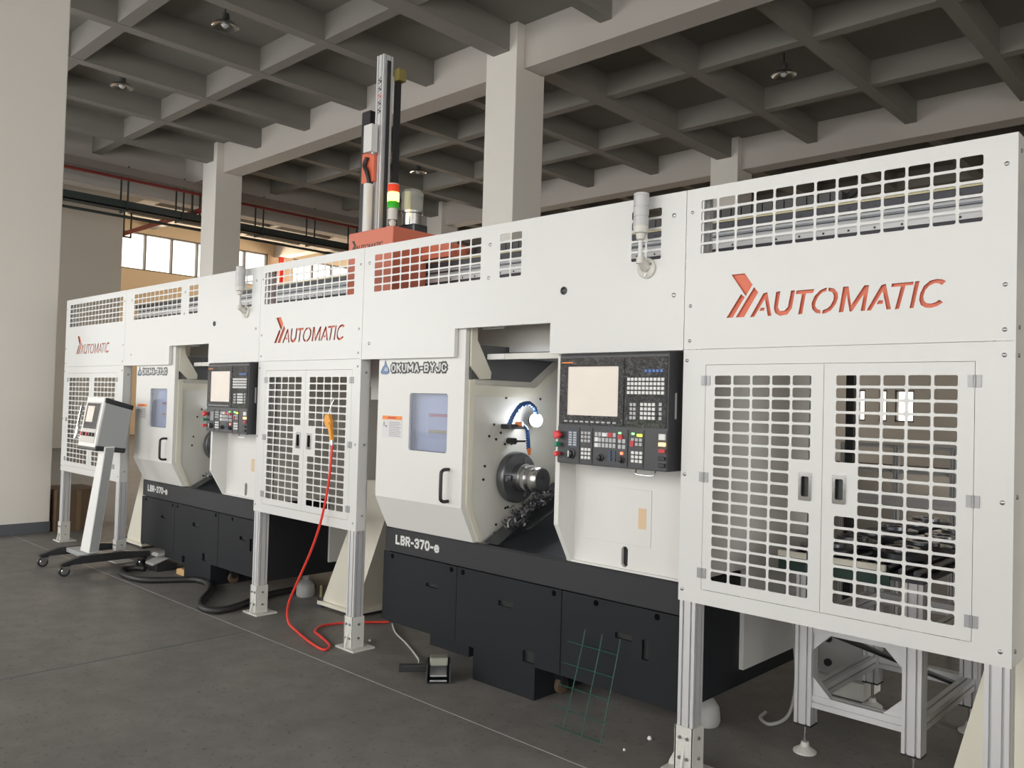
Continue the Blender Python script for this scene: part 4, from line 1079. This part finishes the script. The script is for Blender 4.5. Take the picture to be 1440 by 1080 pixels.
for x, s, z, k in ((0.363, 1, 0.292, 1), (0.777, -1, 0.292, 1), (0.363, 1, 0.590, -1), (0.777, -1, 0.590, -1)):
    MB().prism([(x, z), (x + s * 0.085, z), (x, z + k * 0.085)], 'y', 0.64, 0.68).build('corner_bracket', 'alu', t)
MB().cyl((0.37, 0.80, 0.56), (0.79, 1.42, 0.27), 0.014, 10).build('brace_hose', 'dark_steel', t)
MB().box(0.19, 0.86, 0.62, 2.6, 0.90, 0.925).build('table_top', 'panel_dark', t)
MB().box(0.19, 0.70, 0.605, 0.625, 0.937, 0.965).build('stop_bar', 'cream', t)
MB().box(0.19, 0.72, 0.612, 0.62, 0.86, 0.936).build('green_board', 'green_board', t)
for k in range(10):
    x = 0.23 + 0.066 * k
    MB().cyl((x, 0.65, 0.94), (x, 2.58, 0.94), 0.016, 10).build('roller', 'dark_steel', t, smooth=True)
ORD = ('nearest', 'second', 'third', 'fourth', 'fifth', 'sixth')
WP = [(0.365, 0.80 + 0.30 * k, 'left', k) for k in range(6)] + [(0.665, 0.95 + 0.30 * k, 'right', k) for k in range(5)]
ring0 = None
for x, y, row, k in WP:
    if ring0 is None:
        r = ring0 = MB().lathe((0, 0, 0), (0, 0, 1), [(0, 0.10), (0.004, 0.135), (0.03, 0.135), (0.034, 0.12), (0.034, 0.08), (0.05, 0.078), (0.05, 0.05), (0.01, 0.048)], 32).build('ring_blank', 'dark_steel', None, smooth=True)
    else:
        r = ring0.copy(); C.objects.link(r)
    r.location = (x, y, 0.957)
    tag(r, 'dark ring blank, %s from the cream stop bar, %s row' % (ORD[k], row), 'workpiece', 'ring blanks on the table')
t = thing('rear_rail', 'silver profile rail with fence posts behind the ring blanks', 'fence', (0.4, 3.0, 0))
prof_x(3.0, 1.03, -0.45, 1.30, 0.075).build('rail', 'alu', t)
for x in (-0.43, -0.05, 0.33, 0.71, 1.09):
    prof_z(x, 3.0, 0.0, 1.42, 0.04).build('fence_post', 'beam_grey', t)
for z in (1.24, 1.42):
    prof_x(3.0, z, -0.45, 1.30, 0.03).build('fence_rail', 'beam_grey', t)
t = thing('equipment_post', 'narrow black equipment post seen through the left edge of the right mesh door', 'post', (0.02, 1.95, 0))
MB().box(-0.005, 0.042, 1.93, 1.97, 0.012, 1.95).build('shaft', 'black_plastic', t)
MB().box(-0.06, 0.10, 1.87, 2.03, 0, 0.012).build('base_plate', 'dark_steel', t)

# ------------------------------------------------------------------ loose things on the floor
o = MB().tube([(-5.70, 0.03, 0.028), (-5.79, -0.03, 0.028), (-5.77, -0.15, 0.028), (-5.55, -0.22, 0.028), (-5.25, -0.18, 0.028), (-5.09, 0.02, 0.028), (-4.98, 0.16, 0.028), (-4.76, 0.17, 0.028), (-4.50, 0.05, 0.028), (-4.25, -0.14, 0.028), (-4.05, -0.245, 0.028), (-3.90, -0.24, 0.028), (-3.86, -0.14, 0.028), (-3.93, 0.05, 0.028), (-4.05, 0.26, 0.028), (-4.1, 0.5, 0.028), (-4.1, 0.8, 0.028)], 0.027, 12, 8).build('corrugated_hose', 'black_hose', None, smooth=True)
tag(o, 'thick black hose snaking over the floor in front of the farther lathe', 'hose')
o = MB().tube([(-2.690, -0.040, 1.345), (-2.695, -0.045, 1.20), (-2.715, -0.05, 1.03), (-2.778, -0.055, 0.80), (-2.885, -0.055, 0.59), (-3.05, -0.05, 0.345), (-3.165, -0.04, 0.17), (-3.17, -0.03, 0.05), (-3.02, -0.045, 0.012), (-2.75, -0.12, 0.012), (-2.56, -0.145, 0.012), (-2.62, -0.06, 0.012), (-2.82, 0.01, 0.012), (-2.97, 0.06, 0.012), (-3.05, 0.17, 0.012), (-3.03, 0.30, 0.012), (-2.99, 0.38, 0.012), (-2.90, 0.50, 0.012), (-2.82, 0.60, 0.012)], 0.0085, 10, 8).build('air_hose', 'red_hose', None, smooth=True)
tag(o, 'bright red air hose hanging from the air gun down to the floor', 'hose')
t = thing('air_gun', 'yellow-orange air blow gun hooked in the mesh door of the middle guard', 'air gun', (-2.72, -0.03, 1.45))
MB().add([(-2.775, -0.05, 1.545), (-2.735, -0.05, 1.545), (-2.715, -0.05, 1.50), (-2.708, -0.05, 1.445), (-2.690, -0.05, 1.365), (-2.712, -0.05, 1.365), (-2.738, -0.05, 1.44), (-2.775, -0.05, 1.465), (-2.790, -0.05, 1.50)] +
         [(-2.775, -0.02, 1.545), (-2.735, -0.02, 1.545), (-2.715, -0.02, 1.50), (-2.708, -0.02, 1.445), (-2.690, -0.02, 1.365), (-2.712, -0.02, 1.365), (-2.738, -0.02, 1.44), (-2.775, -0.02, 1.465), (-2.790, -0.02, 1.50)],
         [tuple(range(8, -1, -1)), tuple(range(9, 18))] + [(i, (i + 1) % 9, 9 + (i + 1) % 9, 9 + i) for i in range(9)]).build('gun_body', 'gun_orange', t, bevel=0.007)
MB().tube([(-2.752, -0.035, 1.54), (-2.742, -0.03, 1.58), (-2.728, -0.02, 1.63), (-2.725, -0.006, 1.66)], 0.004, 8, 4).build('nozzle', 'steel', t, smooth=True)
MB().tube([(-2.722, -0.052, 1.49), (-2.700, -0.054, 1.455), (-2.696, -0.05, 1.42)], 0.005, 6, 4).build('trigger', 'gun_orange', t, smooth=True)
MB().cyl((-2.700, -0.035, 1.37), (-2.692, -0.038, 1.335), 0.013, 12).build('coupling', 'steel', t, smooth=True)
o = MB().tube([(-2.78, 0.60, 0.006), (-2.58, 0.47, 0.006), (-2.33, 0.36, 0.006), (-2.0, 0.18, 0.02), (-1.84, 0.05, 0.05), (-1.76, -0.03, 0.055)], 0.006, 8, 6).build('pedal_cable', 'white_cable', None, smooth=True)
tag(o, 'thin white cable running to the foot pedal', 'cable')
PX, PY = -1.66, 0.05
t = thing('foot_pedal', 'black and grey foot pedal switch on the floor before the nearer lathe', 'pedal', (PX, PY, 0))
for dx in (-0.072, 0.064):
    MB().prism([(PY - 0.09, 0.0), (PY + 0.08, 0.0), (PY + 0.08, 0.105), (PY - 0.05, 0.105), (PY - 0.09, 0.06)], 'x', PX + dx, PX + dx + 0.008).build('side_guard', 'panel_dark', t)
MB().box(PX - 0.064, PX + 0.064, PY + 0.072, PY + 0.08, 0.0, 0.105).build('back_plate', 'black_plastic', t)
MB().box(PX - 0.064, PX + 0.064, PY - 0.09, PY + 0.072, 0, 0.006).build('floor_plate', 'black_plastic', t)
MB().prism([(PY - 0.03, 0.085), (PY + 0.07, 0.10), (PY + 0.07, 0.125), (PY - 0.01, 0.128)], 'x', PX - 0.052, PX + 0.055).build('cover', 'pedal_grey', t, bevel=0.006)
MB().prism([(PY - 0.075, 0.035), (PY + 0.03, 0.065), (PY + 0.03, 0.075), (PY - 0.075, 0.045)], 'x', PX - 0.05, PX + 0.05).build('treadle', 'hinge_zinc', t, bevel=0.003)
MB().cyl((PX - 0.05, PY - 0.085, 0.016), (PX + 0.05, PY - 0.085, 0.016), 0.006, 8).build('pivot_rod', 'hinge_zinc', t)
MB().box(PX - 0.235, PX - 0.072, PY + 0.01, PY + 0.06, 0.035, 0.075).build('side_arm', 'black_plastic', t, bevel=0.004)
t.rotation_euler = (0, 0, math.radians(48))

t = thing('wire_mesh', 'bent piece of green wire mesh leaning against the charcoal skirt', 'wire mesh', (-0.55, 0.06, 0))
bx_, tx_ = (-0.648, -0.532, -0.415), (-0.615, -0.505, -0.393)
for a, b in zip(bx_, tx_):
    MB().tube([(a, -0.004, 0.004), (b - 0.001, 0.092, 0.418), (b + 0.002, 0.108, 0.495)], 0.0026, 6, 0).build('upright_wire', 'green_wire', t, smooth=True)
for s in (0.0, 0.22, 0.48, 0.74, 1.0):
    y, z = -0.0 + 0.092 * s, 0.006 + 0.412 * s
    xo = -0.648 + 0.033 * s
    MB().cyl((xo - (0.10 if s > 0 else 0.06), y, z), (-0.413 + 0.022 * s, y, z), 0.0024, 6).build('cross_wire', 'green_wire', t, smooth=True)

t = thing('cardboard_box', 'brown cardboard box on the floor beside the left column', 'box', (-8.79, 0.41, 0))
MB().box(-9.10, -8.48, 0.17, 0.66, 0, 0.48).build('box_body', 'cardboard', t)
for y0_, y1_ in ((0.17, 0.413), (0.417, 0.66)):
    MB().box(-9.10, -8.48, y0_, y1_, 0.48, 0.488).build('flap', 'cardboard', t)
MB().box(-8.48, -8.478, 0.39, 0.44, 0.0, 0.48).build('tape', 'cardboard_tape', t)
o = MB().prism([(-5.44, 0.0), (-5.28, 0.0), (-5.27, 0.055), (-5.35, 0.065), (-5.43, 0.05)], 'y', 0.2, 0.26).build('rag', 'cardboard_light', None, bevel=0.006)
tag(o, 'crumpled tan rag by the foot of the farther lathe', 'rag')
t = thing('foot_pedal', 'white and black foot pedal beside the console castors under the farther lathe', 'pedal', (-5.7, 0.2, 0))
MB().box(-5.86, -5.62, 0.10, 0.30, 0.0, 0.06).build('housing', 'black_plastic', t, bevel=0.006)
MB().prism([(0.08, 0.05), (0.26, 0.11), (0.26, 0.13), (0.08, 0.075)], 'x', -5.82, -5.66).build('treadle', 'bottle_white', t, bevel=0.006)
MB().prism([(0.12, 0.13), (0.26, 0.13), (0.24, 0.16), (0.14, 0.16)], 'x', -5.80, -5.68).build('cover', 'bottle_white', t, bevel=0.006)
o = MB().tube([(0.02, 1.15, 0.62), (0.06, 1.1, 0.40), (0.12, 1.0, 0.22), (0.12, 0.92, 0.06), (0.06, 0.84, 0.012), (-0.02, 0.88, 0.012), (-0.04, 0.98, 0.012)], 0.009, 8, 8).build('grey_hose', 'bottle_white', None, smooth=True)
tag(o, 'grey hose hanging down beside the dark base under the nearest guard', 'hose')
t = thing('valve_unit', 'pale pneumatic unit on a plate behind the stand leg', 'pneumatic unit', (0.1, 1.75, 0))
MB().box(-0.02, 0.24, 1.62, 1.84, 0.10, 0.36).build('unit_body', 'bottle_white', t, bevel=0.006)
MB().box(-0.04, 0.26, 1.58, 1.86, 0.0, 0.10).build('unit_base', 'foot_casting', t, bevel=0.004)
for z in (0.17, 0.31):
    MB().cyl((0.04, 1.62, z), (0.04, 1.605, z), 0.022, 12).build('port', 'black_plastic', t)
rb = random.Random(11)
for k, (x, y, r) in enumerate(((-0.28, 0.22, 0.012), (-0.29, 0.02, 0.007), (-2.55, 0.22, 0.008), (-2.9, 0.3, 0.006))):
    lab = ('white scrap pellet right of the green wire mesh, by the charcoal skirt', 'small white scrap pellet in front of the right leg, beyond the wire mesh', 'tiny white scrap pellet inside the loop of the red air hose', 'tiny white scrap pellet under the middle guard')[k]
    b = MB().lathe((x, y, 0), (0, 0, 1), [(0, r * 0.6), (r * 0.5, r), (r * 1.2, r * 0.8), (r * 1.6, r * 0.3)], 10).build('scrap_pellet', 'key_white', None, smooth=True)
    tag(b, lab, 'scrap', 'scrap pellets on the floor')
